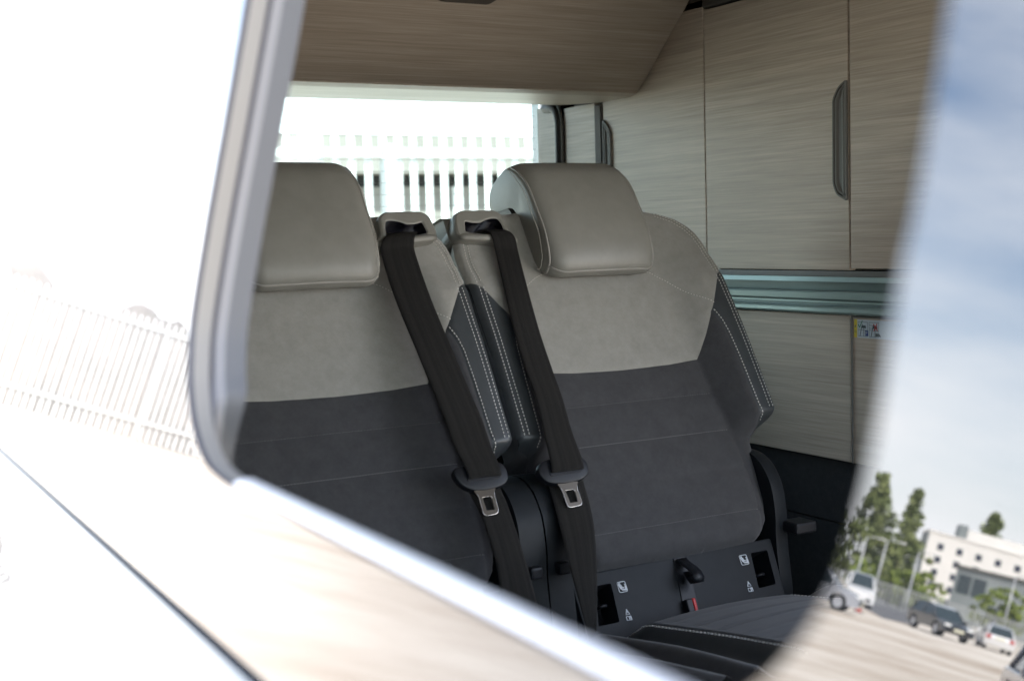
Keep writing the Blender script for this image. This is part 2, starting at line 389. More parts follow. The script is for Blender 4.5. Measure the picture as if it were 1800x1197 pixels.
A = [bm.verts.new(bp(y0_, -.1475+q, d)) for d, q in sp_]; B = [bm.verts.new(bp(y1_, -.1475+q, d)) for d, q in sp_]; C_ = [bm.verts.new(bp(y1_+.006, -.1475+min(q, .002), d)) for d, q in sp_]
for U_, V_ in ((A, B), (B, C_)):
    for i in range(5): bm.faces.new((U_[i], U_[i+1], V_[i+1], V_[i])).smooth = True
done('sill_sheen_strip', bm, M['sill_sheen'], van)  # near-white strip paints the bright sky reflection along the sill
bm = bmesh.new()
fill(bm, [(-1.6, -.98), (2.85, -.98), (2.85, .45), (-1.0, .45), (-1.6, .05)], [[p[:2] for p in rings[6]], fdoor], lambda y, s: bp(y, s, .036) if s > -.2 else Vector((.27+.0*s, y, bp(0, s).z)))
done('inner_side_trim', bm, M['side_trim'], van)
# fixed tinted pane ahead of the open part
edge = smooth_line([(.232, .34), (.2295, .10), (.2290, .0578), (.2310, .0051), (.2330, -.0126), (.2345, -.0542), (.2372, -.0755), (.243, -.0960), (.2535, -.1135), (.267, -.1280), (.287, -.1405), (.312, -.1455)], 5)
gl = edge+[(.0, -.1455), (-.66, -.1455), (-.718, -.136), (-.748, -.11), (-.757, -.07), (-.738, .25), (-.70, .34)]
bm = bmesh.new(); prism(bm, gl, lambda a, b, h: bp(a, b, h), .003, -.003)
done('side_glass', bm, M['tint_glass'], van)
bm = bmesh.new(); fill(bm, fdoor, [], lambda y, s: bp(y, s, .006)); done('front_door_glass', bm, M['clear_glass'], van)
# roof, far side, tail, front, floor
bm = bmesh.new(); rp = [(bp(0, .47).x, bp(0, .47).z), (.355, 1.92), (.42, 1.965), (.62, 1.992), (1.1, 2.0), (1.55, 1.992), (1.76, 1.965), (1.84, 1.92), (1.87, 1.86)]
rows = [[bm.verts.new((x, y, z)) for x, z in rp] for y in (-1.0, .5, 2.0, 2.95)]
for A, B in zip(rows, rows[1:]):
    for i in range(len(rp)-1): bm.faces.new((A[i], A[i+1], B[i+1], B[i])).smooth = True
done('roof', bm, M['paint'], van)
bm = bmesh.new(); box(bm, (.32, -1.0, 1.905), (1.84, 2.85, 1.915)); done('headliner', bm, M['headliner'], van)
bm = bmesh.new()
prism(bm, [(-2.0, .33), (2.95, .33), (2.95, 1.9), (-1.0, 1.9), (-1.62, 1.5), (-2.0, 1.16)], lambda a, b, h: Vector((h, a, b)), 1.86, 1.90, holes=[[(-.05, .44), (1.30, .44), (1.30, 1.84), (-.05, 1.84)], [(-1.45, 1.17), (-.12, 1.17), (-.12, 1.76), (-.98, 1.76)]])
done('far_side', bm, M['paint'], van)
bm = bmesh.new()
prism(bm, [(.22, .33), (1.86, .33), (1.86, 1.9), (.36, 1.9)], lambda a, b, h: Vector((a, h, b)), 2.86, 2.95, holes=[rounded([(.40, 1.08), (1.742, 1.08), (1.742, 1.79), (.46, 1.79)], .04)])
done('tailgate', bm, M['paint'], van)
bm = bmesh.new(); box(bm, (.405, 2.90, 1.085), (1.737, 2.905, 1.785)); rw = done('rear_window', bm, M['rear_glass'], van)
bm = bmesh.new()
for k in range(24):
    z = 1.11+k*.0285; box(bm, (.43, 2.8985, z), (1.72, 2.8995, z+.0008))
done('heater_wire', bm, M['grey_trim'], rw)
bm = bmesh.new(); box(bm, (.22, -1.98, .36), (1.86, 2.85, .42)); done('cabin_floor', bm, M['floor_vinyl'], van)
bm = bmesh.new(); box(bm, (.24, -2.9, .38), (1.84, -2.0, 1.10)); bmesh.ops.bevel(bm, geom=bm.edges[:], offset=.08, segments=3, affect='EDGES'); done('bonnet', bm, M['paint'], van, True)
bm = bmesh.new(); bm.faces.new([bm.verts.new(p) for p in [(.24, -1.98, 1.12), (1.85, -1.98, 1.12), (1.82, -1.02, 1.90), (.36, -1.02, 1.90)]]); done('windscreen', bm, M['clear_glass'], van)
for y in (-1.55, 1.95):
    bm = bmesh.new(); n = 32
    pr = [(.18, .0), (.33, .0), (.34, .03), (.34, .18), (.33, .22), (.22, .22), (.20, .18), (.20, 0)]
    rg = [[bm.verts.new((.18+d, y+r*math.cos(2*math.pi*k/n), .345+r*math.sin(2*math.pi*k/n))) for r, d in pr[1:7]] for k in range(n)]
    for k in range(n):
        A, B = rg[k], rg[(k+1) % n]
        for i in range(5): bm.faces.new((A[i], A[i+1], B[i+1], B[i])).smooth = True
    wh = done('wheel', bm, M['tyre'], van)
    bm = bmesh.new()
    bmesh.ops.create_cone(bm, cap_ends=True, segments=32, radius1=.225, radius2=.215, depth=.10, matrix=Matrix.Translation((.25, y, .345)) @ Matrix.Rotation(R(90), 4, 'Y'))
    done('rim', bm, M['car_silver'], wh)

# ------------------------------------------------------------------ furniture on the far wall
W = 1.70
def wl(y, z, h): return Vector((W-h, y, z))          # h = proud of the wall face
cup = thing('wall_cupboard', (1.77, 1.98, 1.325), 'grey oak laminate wall cupboard with tall doors above the metal rail', 'cupboard')
def board(name, y0, y1, z0, z1, par, m='wood_y', h=0.0, bev=.0012):
    bm = bmesh.new(); bbox(bm, (W-h, y0, z0), (W+.016, y1, z1), bev); return done(name, bm, M[m], par)
bm = bmesh.new(); box(bm, (W+.017, 1.40, 1.3195), (1.845, 2.70, 1.895)); done('carcass', bm, M['grey_trim'], cup)
d1 = board('door', 1.7455, 2.1625, 1.3190, 1.857, cup)
d2 = board('door', 2.1655, 2.548, 1.3190, 1.88, cup)
d3 = board('door', 1.40, 1.7395, 1.3225, 1.90, cup, h=.002)
def handle(par, sgn, y0, pts, z0=0):
    L0 = rounded(pts, .008, 4)
    bm = bmesh.new(); inn = inset(L0, .0045)
    prism(bm, L0, wl, -.002, .0045, .0015, holes=[]) if False else None
    va = [[bm.verts.new(wl(*p, h)) for p in Lp] for Lp, h in ((L0, -.001), (L0, .004), (inset(L0, .0012), .0052), (inset(L0, .004), .0052), (inset(L0, .0050), .0035), (inset(L0, .0062), .0028), (inset(L0, .0072), .0045), (inset(L0, .0095), .0045), (inset(L0, .0145), .0015))]
    n = len(L0); mi = [0, 0, 0, 1, 1, 0, 0, 0]
    for k in range(8):
        for i in range(n):
            f = bm.faces.new((va[k][i], va[k][(i+1) % n], va[k+1][(i+1) % n], va[k+1][i])); f.material_index = mi[k]
    fill(bm, inset(L0, .0145), [], lambda a, b: wl(a, b, .0015))
    return done('handle', bm, [M['grey_trim'], M['brown_dark']], par)
handle(d1, 1, 0, [(1.7465, 1.667), (1.768, 1.655), (1.7825, 1.634), (1.7835, 1.478), (1.774, 1.458), (1.7465, 1.445)])
handle(d2, 1, 0, [(2.546, 1.669), (2.527, 1.654), (2.5135, 1.636), (2.5135, 1.44), (2.527, 1.42), (2.546, 1.41)])
bm = bmesh.new(); bbox(bm, (W-.004, 2.5515, 1.20), (W+.03, 2.582, 1.704), .004); done('upright', bm, M['brown_dark'], cup)
board('side_panel', 2.5835, 2.722, 1.20, 1.71, cup)
board('side_panel', 2.762, 2.852, 1.20, 1.722, cup)
bm = bmesh.new(); tube(bm, [(W-.001, 2.742, 1.15), (W-.001, 2.742, 1.60), (W-.001, 2.742, 1.675), (W-.001, 2.747, 1.697), (W-.001, 2.758, 1.711), (W-.001, 2.775, 1.717), (W-.001, 2.81, 1.719)], .0125, 10); done('rubber_edge', bm, M['rubber'], cup, True)
bm = bmesh.new(); tube(bm, [(W-.004, 2.7262, 1.15), (W-.004, 2.7262, 1.675), (W-.004, 2.732, 1.706), (W-.004, 2.75, 1.726)], .0035, 8); done('edge_trim', bm, M['grey_trim'], cup, True)
# rail
rail = thing('wall_rail', (1.69, 1.9, 1.236), 'ribbed teal grey aluminium rail running along the cupboard wall behind the right seat', 'rail')
rp = [(1.3178, .004), (1.308, .006), (1.3075, .020), (1.2985, .022), (1.2975, .004), (1.281, .003), (1.2805, .020), (1.2775, .0225), (1.2665, .021), (1.266, .012), (1.2625, .011), (1.262, .014), (1.259, .014), (1.2585, .011), (1.253, .011), (1.2525, .021), (1.249, .025), (1.243, .025), (1.239, .021), (1.2375, .0)]
mt = [1, 1, 0, 2, 2, 2, 0, 0, 0, 2, 2, 0, 2, 2, 0, 0, 0, 0, 0]
bm = bmesh.new()
A = [bm.verts.new((W-h, 1.40, z)) for z, h in rp]; B = [bm.verts.new((W-h, 2.545, z)) for z, h in rp]
for i in range(len(rp)-1): bm.faces.new((A[i], A[i+1], B[i+1], B[i])).material_index = mt[i]
done('rail_profile', bm, [M['teal_rail'], M['grey_trim'], M['teal_groove_shade']], rail)
# lower cabinet
low = thing('lower_cabinet', (1.77, 1.98, .962), 'grey oak laminate lower cabinet under the metal rail with a warning sticker', 'cabinet')
board('front_panel', 1.7445, 2.545, .962, 1.2355, low)
p2 = board('front_panel', 1.40, 1.7405, .962, 1.2325, low)
bm = bmesh.new(); bbox(bm, (W-.003, 1.7365, .962), (W-.0005, 1.7405, 1.2325), .001); bbox(bm, (W-.003, 1.40, 1.2325), (W-.0005, 1.7405, 1.2362), .001); done('edge_bead', bm, M['grey_trim'], p2)
stk = bmesh.new()
def srect(y0, z0, y1, z1, h, mi): box(stk, (W-h, min(y0, y1), min(z0, z1)), (W-h+.0004, max(y0, y1), max(z0, z1)), mi)
srect(1.7335, 1.2295, 1.60, 1.1965, .0008, 0); srect(1.7335, 1.2295, 1.7265, 1.1965, .0012, 1)
def sline(pts, wd, h, mi):
    for (a, b), (c, d) in zip(pts, pts[1:]):
        t = Vector((c-a, d-b)).normalized(); n = Vector((-t.y, t.x))*wd*.5
        q = [(a+n.x-t.x*wd*.3, b+n.y-t.y*wd*.3), (c+n.x+t.x*wd*.3, d+n.y+t.y*wd*.3), (c-n.x+t.x*wd*.3, d-n.y+t.y*wd*.3), (a-n.x-t.x*wd*.3, b-n.y-t.y*wd*.3)]
        stk.faces.new([stk.verts.new((W-h, y, z)) for y, z in q]).material_index = mi
for o_ in (0, -.0275):
    y0, y1 = 1.7235+o_, 1.700+o_
    sline([(y0, 1.2255), (y1, 1.2255), (y1, 1.1995), (y0, 1.1995), (y0, 1.2255)], .0007, .0013, 5)
    sline([(y0, 1.2115), (y1, 1.2105)], .0007, .0014, 5)
    if o_: sline([(y0, 1.2205), (y1+.004, 1.219)], .0007, .0014, 5); sline([(y0, 1.215), (y1+.004, 1.214)], .0007, .0014, 5)
    sline([(y0-.005, 1.2), (y0-.009, 1.2165), (y0-.011, 1.2215)], .0016, .0015, 5); sline([(y0-.0145, 1.2), (y0-.0145, 1.217)], .0014, .0015, 5)
    stk.faces.new([stk.verts.new((W-.0016, y, z)) for y, z in [(y0-.0105, 1.2195), (y0-.019, 1.2195), (y0-.0205, 1.2145), (y0-.009, 1.2145)]]).material_index = 5
sline([(1.7225, 1.2205), (1.719, 1.2155), (1.7125, 1.2275)], .0018, .0018, 3)
sline([(1.6845, 1.2225), (1.6755, 1.2115)], .002, .0018, 2); sline([(1.6765, 1.2235), (1.684, 1.2105)], .002, .0018, 2)
srect(1.7055, 1.2105, 1.6985, 1.2005, .0017, 4)
sline([(1.7035, 1.2025), (1.7035, 1.2085), (1.7010, 1.2085), (1.7003, 1.2070), (1.7010, 1.2055), (1.7035, 1.2055)], .0008, .0020, 0)
stk.faces.new([stk.verts.new((W-.0016, y, z)) for y, z in [(1.680, 1.206), (1.671, 1.206), (1.6665, 1.2005), (1.680, 1.2005)]]).material_index = 5
stk.faces.new([stk.verts.new((W-.0016, y, z)) for y, z in [(1.7322, 1.2155), (1.7278, 1.2155), (1.73, 1.220)]]).material_index = 5
sline([(1.7318, 1.2095), (1.7318, 1.206), (1.7282, 1.206), (1.7282, 1.2095), (1.7318, 1.2095)], .0007, .0016, 5)
done('warning_sticker', stk, [M['st_white'], M['st_yellow'], M['red'], M['st_green'], M['st_blue'], M['st_ink']], p2, fix=False)
bm = bmesh.new(); box(bm, (1.719, 1.30, .837), (1.85, 2.85, .961)); box(bm, (1.722, 1.30, .42), (1.85, 2.85, .833)); box(bm, (1.73, 1.30, .832), (1.85, 2.85, .838)); done('side_lining', bm, M['trim_black'], van)
bm = bmesh.new(); box(bm, (1.716, 2.55, .95), (1.85, 2.85, 1.21)); done('rear_lining', bm, M['headliner'], van)
bm = bmesh.new(); box(bm, (1.62, 1.40, 1.885), (1.85, 2.10, 1.903)); bbox(bm, (1.70, 2.02, 1.861), (1.84, 2.40, 1.90), .004); done('ceiling_trim', bm, M['brown_dark'], van)
# overhead locker
lk = thing('overhead_locker', (1.05, 2.55, 1.70), 'brown grey laminate overhead locker with curved front above the rear window', 'locker')
pf = smooth_line([(2.19, 1.902), (2.207, 1.885), (2.232, 1.861), (2.290, 1.811), (2.349, 1.757), (2.385, 1.728), (2.402, 1.7165)], 4)
bm = bmesh.new(); x0, x1 = .36, W-.003
loop = pf+[(2.385, 1.7215)]
off = [(y+.012, z+.012) for y, z in pf]
def ext(bm, P, xa, xb, mi=0, sm=True):
    A = [bm.verts.new((xa, y, z)) for y, z in P]; B = [bm.verts.new((xb, y, z)) for y, z in P]; n = len(P)
    for i in range(n):
        f = bm.faces.new((A[i], A[(i+1) % n], B[(i+1) % n], B[i])); f.material_index = mi; f.smooth = sm
    bm.faces.new(A).material_index = mi; bm.faces.new(B).material_index = mi
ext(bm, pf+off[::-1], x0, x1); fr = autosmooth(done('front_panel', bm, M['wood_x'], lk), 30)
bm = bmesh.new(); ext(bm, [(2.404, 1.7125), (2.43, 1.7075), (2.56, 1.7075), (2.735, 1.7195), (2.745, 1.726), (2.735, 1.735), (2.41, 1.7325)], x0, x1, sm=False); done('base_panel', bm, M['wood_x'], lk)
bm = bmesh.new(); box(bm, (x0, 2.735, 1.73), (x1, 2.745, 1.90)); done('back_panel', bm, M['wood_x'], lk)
bm = bmesh.new()
nf = Vector((0, -.66, -.75)); tf = Vector((0, .75, -.66)); o3 = Vector((1.17, 2.222, 1.8755))
prism(bm, rounded([(-.075, -.03), (.08, -.03), (.08, .012), (.062, .030), (-.045, .030), (-.062, .020)], .008), lambda a, b, h: o3+Vector((a, 0, 0))+tf*b+nf*h, -.004, .006, .003)
done('latch', bm, M['brown_dark'], fr)

# ------------------------------------------------------------------ rear seats
AL = R(30); SV = Vector((0, math.sin(AL), math.cos(AL))); SN = Vector((0, -math.cos(AL), math.sin(AL))); S0 = Vector((1.274, 2.0, EYE))
SEAM = [(.180, .034), (.212, .020), (.234, .002), (.248, -.022), (.253, -.050), (.2545, -.08), (.2545, -.12), (.255, -.25), (.2555, -.398)]
OUTL = [(0, .055), (.10, .054), (.160, .049), (.193, .042), (.227, .028), (.250, .010), (.264, -.012), (.270, -.041), (.2715, -.07), (.2715, -.10), (.271, -.12), (.270, -.25), (.270, -.392), (.262, -.406), (.25, -.412), (.237, -.418), (.232, -.432), (.229, -.457), (.223, -.5), (.213, -.553), (.203, -.584), (.188, -.603), (.166, -.615), (.10, -.6175), (0, -.618)]
CD = [(.2715, -.103), (.2545, -.113), (.2355, -.145), (.207, -.191)]          # cream above, leather below
CD2 = [(.207, -.191), (.187, -.232), (.166, -.270)]                          # cream above, charcoal below
BORD = [(.166, -.270), (.10, -.2755), (0, -.278)]
LIN = [(.207, -.191), (.215, -.212), (.2195, -.236), (.222, -.284), (.224, -.337), (.2255, -.385), (.229, -.411), (.237, -.418)]
XI = [(-.618, .182), (-.58, .186), (-.52, .189), (-.47, .188), (-.415, .182), (-.37, .175), (-.31, .168), (-.27, .166), (0, .14)]
QL = (-.338, -.411, -.485, -.562)
HB = [(-.44, 0), (-.43, .002), (-.412, .030), (-.398, .042), (-.25, .042), (-.12, .036), (-.06, .020), (.05, .004)]
FULL = OUTL+[(-a, b) for a, b in OUTL[-2:0:-1]]
SEAMX = sorted([(b, a) for a, b in SEAM])
def Hs(u, v):
    a = abs(u); xi = lerp_tab(XI, v) if v > -.618 else .182; sm = lerp_tab(SEAMX, v); hb = lerp_tab(HB, v)
    h = hb*sst((a-xi+.012)/(max(.03, sm-.02-xi)))
    d = ldist((a, v), OUTL)
    rr = .030 if v > -.42 else .040
    if v > -.405 and a > .2: rr = .016
    if v > 0: rr = .016
    if d < rr: h -= rr*.8*(1-math.sqrt(max(0, 1-(1-d/rr)**2)))
    # quilting and seams
    if v < -.275 and a < xi:
        for q in QL: h -= .0032*math.exp(-((v-q)/.0045)**2)
        k = (v+.275)/.074; h += .0025*math.sin(math.pi*(k % 1))*sst((xi-a)/.03)
    if v < -.26: h -= .004*math.exp(-((a-xi)/.004)**2)
    h -= .0022*math.exp(-(ldist((a, v), SEAM)/.0025)**2)
    if v < -.18 and v > -.42: h -= .0022*math.exp(-(ldist((a, v), LIN)/.003)**2)
    if v > -.30: h -= .0018*math.exp(-(min(ldist((a, v), CD), ldist((a, v), CD2), ldist((a, v), BORD))/.0025)**2)
    h += .0011*noise.noise((u*14+3, v*14, 1.7))+.0006*noise.noise((u*45, v*30, 4.1))
    h += .006*math.sin(max(0, min(1, (v+.275)/.3))*math.pi)*(1-min(1, a/.22)**2) if v > -.275 else 0
    return h
SHO = [(.103, -.081), (.125, -.090), (.150, -.107), (.178, -.141), (.205, -.165), (.221, -.178)]
ICON = {}
def make_seat(cx, m, label):
    def P(u, v, h): return S0+Vector((cx+m*u, 0, 0))+SV*v+SN*h
    def Pm(u, v): return P(u, v, Hs(u, v))
    root = thing('rear_seat', tuple(S0+Vector((cx, -.25, 0))-Vector((0, 0, EYE-.42))), label, 'seat', 'pair of rear seats')
    def dashes(bm, line, mi, pitch=.0062, ln=.0038, wd=.0013, lift=.0007, fn=Pm):
        pts = [fn(*p) for p in resample(line, .0015)]
        acc = 0; i = 0; cum = [0]
        for a, b in zip(pts, pts[1:]): cum.append(cum[-1]+(b-a).length)
        s = 0; j = 0
        def atl(s):
            nonlocal j
            while j < len(cum)-2 and cum[j+1] < s: j += 1
            L_ = cum[j+1]-cum[j]; return pts[j].lerp(pts[j+1], 0 if L_ < 1e-9 else (s-cum[j])/L_)
        while s+ln < cum[-1]:
            a = atl(s); b = atl(s+ln); t = (b-a).normalized(); n = t.cross(SN).normalized()*wd*.5; nn_ = n.cross(t).normalized()
            if nn_.dot(SN) < 0: nn_ = -nn_
            q = [a-n*.4, a+t*wd*.4-n, b-t*wd*.4-n, b-n*.4, b+n*.4, b-t*wd*.4+n, a+t*wd*.4+n, a+n*.4]
            lo = [bm.verts.new(p-nn_*.0006) for p in q]; hi = [bm.verts.new(p+nn_*lift) for p in q]
            bm.faces.new(hi).material_index = mi
            for k in range(8): bm.faces.new((lo[k], lo[(k+1) % 8], hi[(k+1) % 8], hi[k])).material_index = mi
            s += pitch
    mir = lambda Lp: [(-a, b) for a, b in Lp]
    def off(Lp, d):
        o = []
        for i in range(len(Lp)):
            t = Vector(Lp[min(i+1, len(Lp)-1)])-Vector(Lp[max(i-1, 0)]); t.normalize(); o.append((Lp[i][0]-t.y*d, Lp[i][1]+t.x*d))
        return o
    st = .0055
    both = lambda half: half+[(-a, b) for a, b in half[::-1]]
    # cream upper panel
    io = next(i for i, p in enumerate(OUTL) if p[1] < -.10)
    up_half = OUTL[:io]+CD+CD2[1:]+BORD[1:]
    loop = resample(up_half+[(-a, b) for a, b in up_half[-2:0:-1]], st, True)
    bm = bmesh.new(); fill(bm, loop, [], Pm, st)
    for f in bm.faces: f.smooth = True
    for sg in (1, -1):
        g = (lambda Lp: Lp) if sg > 0 else mir
        top = [p for p in SEAM if p[1] > -.1]+[(.2535, -.108)]
        dashes(bm, g(off(top, .0036)), 1, .006, .0034, .0009); dashes(bm, g(off(top, -.0042)), 1, .006, .0034, .0009)
        dashes(bm, g(SHO), 1, .0055, .0028, .0009)
    done('upper_panel', bm, [M['suede'], M['grey_thread']], root, fix=False)
    # leather bolsters
    bl = CD+LIN[1:]+[(.25, -.412), (.262, -.406), (.270, -.392), (.270, -.25)]
    for sg in (1, -1):
        Lp = resample(bl, st, True); Lp = Lp if sg > 0 else mir(Lp)
        bm = bmesh.new(); fill(bm, Lp, [], Pm, st)
        for f in bm.faces: f.smooth = True
        low_ = [(.2535, -.116), (.254, -.15), (.255, -.25), (.2555, -.396)]
        for d in (.0036, -.0046): dashes(bm, (low_ if sg < 0 and False else (off(low_, d) if sg > 0 else mir(off(low_, d)))), 1)
        li = off(LIN[:-1], .0045); li = li if sg > 0 else mir(li); dashes(bm, li, 1)
        done('side_bolster', bm, [M['dark_leather'], M['white_thread']], root, fix=False)
    # charcoal insert
    lo_half = BORD[::-1]+CD2[::-1][1:]+LIN[1:]+[p for p in OUTL if p[1] < -.419]
    loop = resample(lo_half+[(-a, b) for a, b in lo_half[-2:0:-1]], st, True)
    bm = bmesh.new(); fill(bm, loop, [], Pm, st)
    for f in bm.faces: f.smooth = True
    for q in QL:
        x = lerp_tab(XI, q)-.002; dashes(bm, [(-x, q), (x, q)], 1, .0052, .0026, .0010, .0004)
    done('lower_panel', bm, [M['dark_suede'], M['dim_thread']], root, fix=False)
    # side wall and back of the seat
    def wall(seg_test, name, mat, sg=0):
        bm = bmesh.new(); Lp = resample(FULL, .01, True); n = len(Lp)
        steps = [0, .004, .02, .06, .10]; col = []
        for (a, b) in Lp:
            h = Hs(a, b); sc = lambda k: 1-.02*min(1, k/.02)-.10*max(0, (k-.06)/.04)
            col.append([P(a*sc(k), b if k < .06 else b-.0*k, h-k*1.15) for k in steps])
        V = {}
        for i in range(n):
            j = (i+1) % n
            if not seg_test((Lp[i][1]+Lp[j][1])/2) or sg*(Lp[i][0]+Lp[j][0]) < 0: continue
            for k in range(len(steps)-1):
                f = []
                for (a, b) in ((i, k), (j, k), (j, k+1), (i, k+1)):
                    if (a, b) not in V: V[(a, b)] = bm.verts.new(col[a][b])
                    f.append(V[(a, b)])
                bm.faces.new(f).smooth = True
        return done(name, bm, mat, root)
    wall(lambda v: v > -.103, 'upper_side', M['leather']); [wall(lambda v: -.416 < v <= -.103, 'side_wrap', M['dark_suede'], sg) for sg in (1, -1)]; wall(lambda v: v <= -.416, 'lower_side', M['dark_suede'])
    bm = bmesh.new(); fill(bm, resample([(a*.9, b) for a, b in FULL], .03, True), [], lambda a, b: P(a, b, Hs(a/.9, b)-.113), .05); done('back_shell', bm, M['dark_plastic'], root, True)
    # headrest
    PR = [(.042, .126), (.022, .141), (-.004, .147), (-.035, .148), (-.063, .145), (-.081, .134), (-.090, .118), (-.085, .105), (-.057, .090), (-.023, .077), (-.010, .063), (-.006, .041), (-.005, .001), (-.001, -.042), (.003, -.066), (.010, -.087), (.022, -.100), (.038, -.105), (.054, -.100), (.064, -.086), (.070, -.065), (.073, -.03), (.073, .005), (.070, .04), (.066, .07), (.058, .102)]
    PR = [tuple(p) for p in smooth_line(PR+[PR[0]], 3)[:-1]]
    hw, rE = .1135, .032
    US = [0]+[hw-rE+rE*math.sin(R(t)) for t in (0, 15, 30, 45, 58, 68, 76, 82)]+[hw]
    US = [-x for x in US[:0:-1]]+[-.045]+[0]+[.045]+US[1:]
    bm = bmesh.new(); rings = []
    cx_, cv_ = .005, .01
    for u in US:
        t = max(0, (abs(u)-(hw-rE))/rE); e = rE*(1-math.sqrt(max(0, 1-min(t, 1)**2)))
        ring = []
        for (h, v) in PR:
            d = Vector((h-cx_, v-cv_)); ln = d.length
            fwd = max(0, min(1, (h+.002)/.05))            # only the cushioned front rounds over; the flanks stay flat
            k = e*(.30+.70*fwd)*.62
            k *= 1+.75*sst((-.02-v)/.07)+.3*sst((v-.06)/.05)
            q = d*(max(.0, ln-k)/ln); bul = -.004*(u/hw)**2*fwd
            ring.append(bm.verts.new(P(u, cv_+q.y, cx_+q.x+bul)))
        rings.append(ring)
    n = len(PR)
    for A, B in zip(rings, rings[1:]):
        for i in range(n): bm.faces.new((A[i], A[(i+1) % n], B[(i+1) % n], B[i])).smooth = True
    capL = [v.co.copy() for v in rings[0]]; capR = [v.co.copy() for v in rings[-1]]
    for ring in (rings[0], rings[-1]):
        f = bm.faces.new(ring); f.smooth = False
    hd = autosmooth(done('headrest', bm, M['leather'], root), 50)
    # piping round the front edges of the cushion
    bm = bmesh.new()
    fr_i = [i for i, p in enumerate(PR) if p[0] > .012]
    # order the front run from the lower edge up to the crown
    k0 = next(i for i, p in enumerate(PR) if p[0] > .012 and p[1] < 0)
    order = list(range(k0, n))+[0, 1, 2, 3]
    for rg, sg in ((rings_co := None, -1), (None, 1)):
        u = sg*(hw-rE+rE*math.sin(R(66)))
        t = (abs(u)-(hw-rE))/rE; e = rE*(1-math.sqrt(1-t*t)); pts = []; ptd = []
        for i in order:
            h, v = PR[i]
            d = Vector((h-cx_, v-cv_)); ln = d.length; fwd = max(0, min(1, (h+.002)/.05)); k = e*(.30+.70*fwd)*.62
            k *= 1+.75*sst((-.02-v)/.07)+.3*sst((v-.06)/.05)
            q = d*(max(0, ln-k+.0008)/ln); bul = -.004*(u/hw)**2*fwd
            pts.append(P(u, cv_+q.y, cx_+q.x+bul))
        tube(bm, pts, .0019, 8, 0)
        u2 = u+sg*.0075
        cum = 0; last = None
        for i in range(len(order)-1):
            for f_ in (0.0, .5):
                def pp(fr_):
                    h = PR[order[i]][0]*(1-fr_)+PR[order[i+1]][0]*fr_; v = PR[order[i]][1]*(1-fr_)+PR[order[i+1]][1]*fr_
                    t = min(1, (abs(u2)-(hw-rE))/rE); e = rE*(1-math.sqrt(max(0, 1-t*t)))
                    d = Vector((h-cx_, v-cv_)); ln = d.length; fwd = max(0, min(1, (h+.002)/.05)); k = e*(.30+.70*fwd)*.62
                    k *= 1+.75*sst((-.02-v)/.07)+.3*sst((v-.06)/.05)
                    q = d*(max(0, ln-k+.0005)/ln); return P(u2, cv_+q.y, cx_+q.x-.004*(u2/hw)**2*fwd)
                tube(bm, [pp(f_+.08), pp(f_+.36)], .0008, 5, 1)
    kb = min(range(n), key=lambda i: PR[i][1]); pb = []; pr_ = []
    def hpt(i, u, lift):
        h, v = PR[i]; t = min(1, max(0, (abs(u)-(hw-rE))/rE)); e = rE*(1-math.sqrt(max(0, 1-t*t))); d = Vector((h-cx_, v-cv_)); ln = d.length; fwd = max(0, min(1, (h+.002)/.05)); k = e*(.30+.70*fwd)*.62
        k *= 1+.75*sst((-.02-v)/.07)+.3*sst((v-.06)/.05)
        q = d*(max(0, ln-k+lift)/ln); return P(u, cv_+q.y, cx_+q.x-.004*(u/hw)**2*fwd)
    ue = hw-rE+rE*math.sin(R(66))
    tube(bm, [hpt(kb+2, -ue+2*ue*i/40, .0006) for i in range(41)], .0019, 8, 0)
    done('piping', bm, [M['piping_leather'], M['grey_thread']], hd)
    bm = bmesh.new()
    prism(bm, rounded([(-.07, .10), (-.035, .088), (-.022, .06), (-.02, -.02), (-.07, -.02)], .012), lambda h, v, x: P(x, v, h), -.112, .112, .006)
    done('headrest_carrier', bm, M['grey_trim'], root)
    # belt outlet on the shoulder (u < 0 side)
    bz = rounded([(-.268, .000), (-.262, .030), (-.246, .0385), (-.180, .038), (-.166, .028), (-.162, -.008), (-.150, -.018), (-.149, -.028), (-.158, -.0315), (-.214, -.0265), (-.252, -.0225), (-.266, -.016)], .007, 4)
    sl_ = rounded([(-.2445, .0155), (-.230, .0115), (-.215, .0115), (-.203, .0170), (-.188, .0200), (-.178, .0185), (-.174, .008), (-.172, -.012), (-.209, -.0125), (-.249, -.006)], .004, 3)
    bm = bmesh.new()
    gx = .024 if m < 0 else 0                     # the left seat carries its outlet closer to its headrest
    def PB(u, v, h): return P(u+gx, v, h)
    def strip(A, ha, B, hb, mi=0):
        va = [bm.verts.new(PB(*p, ha)) for p in A]; vb = [bm.verts.new(PB(*p, hb)) for p in B]; k = len(A)
        for i in range(k): bm.faces.new((va[i], va[(i+1) % k], vb[(i+1) % k], vb[i])).material_index = mi
    b1 = inset(bz, .0012); b2 = inset(bz, .0045); s1 = inset(sl_, -.0025)
    strip(bz, -.04, bz, .024); strip(bz, .024, b1, .0285); strip(b1, .0285, b2, .031)
    fill(bm, b2, [s1], lambda a, b: PB(a, b, .031)); strip(s1, .031, sl_, .029); strip(sl_, .029, sl_, .012, 1); fill(bm, sl_, [], lambda a, b: PB(a, b, .012), mi=1)
    gd = autosmooth(done('belt_outlet', bm, [M['taupe_plastic'], M['gloss_black']], root), 30)
    bm = bmesh.new(); tube(bm, [PB(-.263, -.0140, .026), PB(-.252, -.0165, .0295), PB(-.214, -.0205, .0305), PB(-.160, -.0240, .0295), PB(-.1550, -.0240, .026)], [.0050, .0066, .0070, .0062, .0045], 10); done('outlet_lip', bm, M['taupe_plastic'], gd, True)
    bm = bmesh.new()
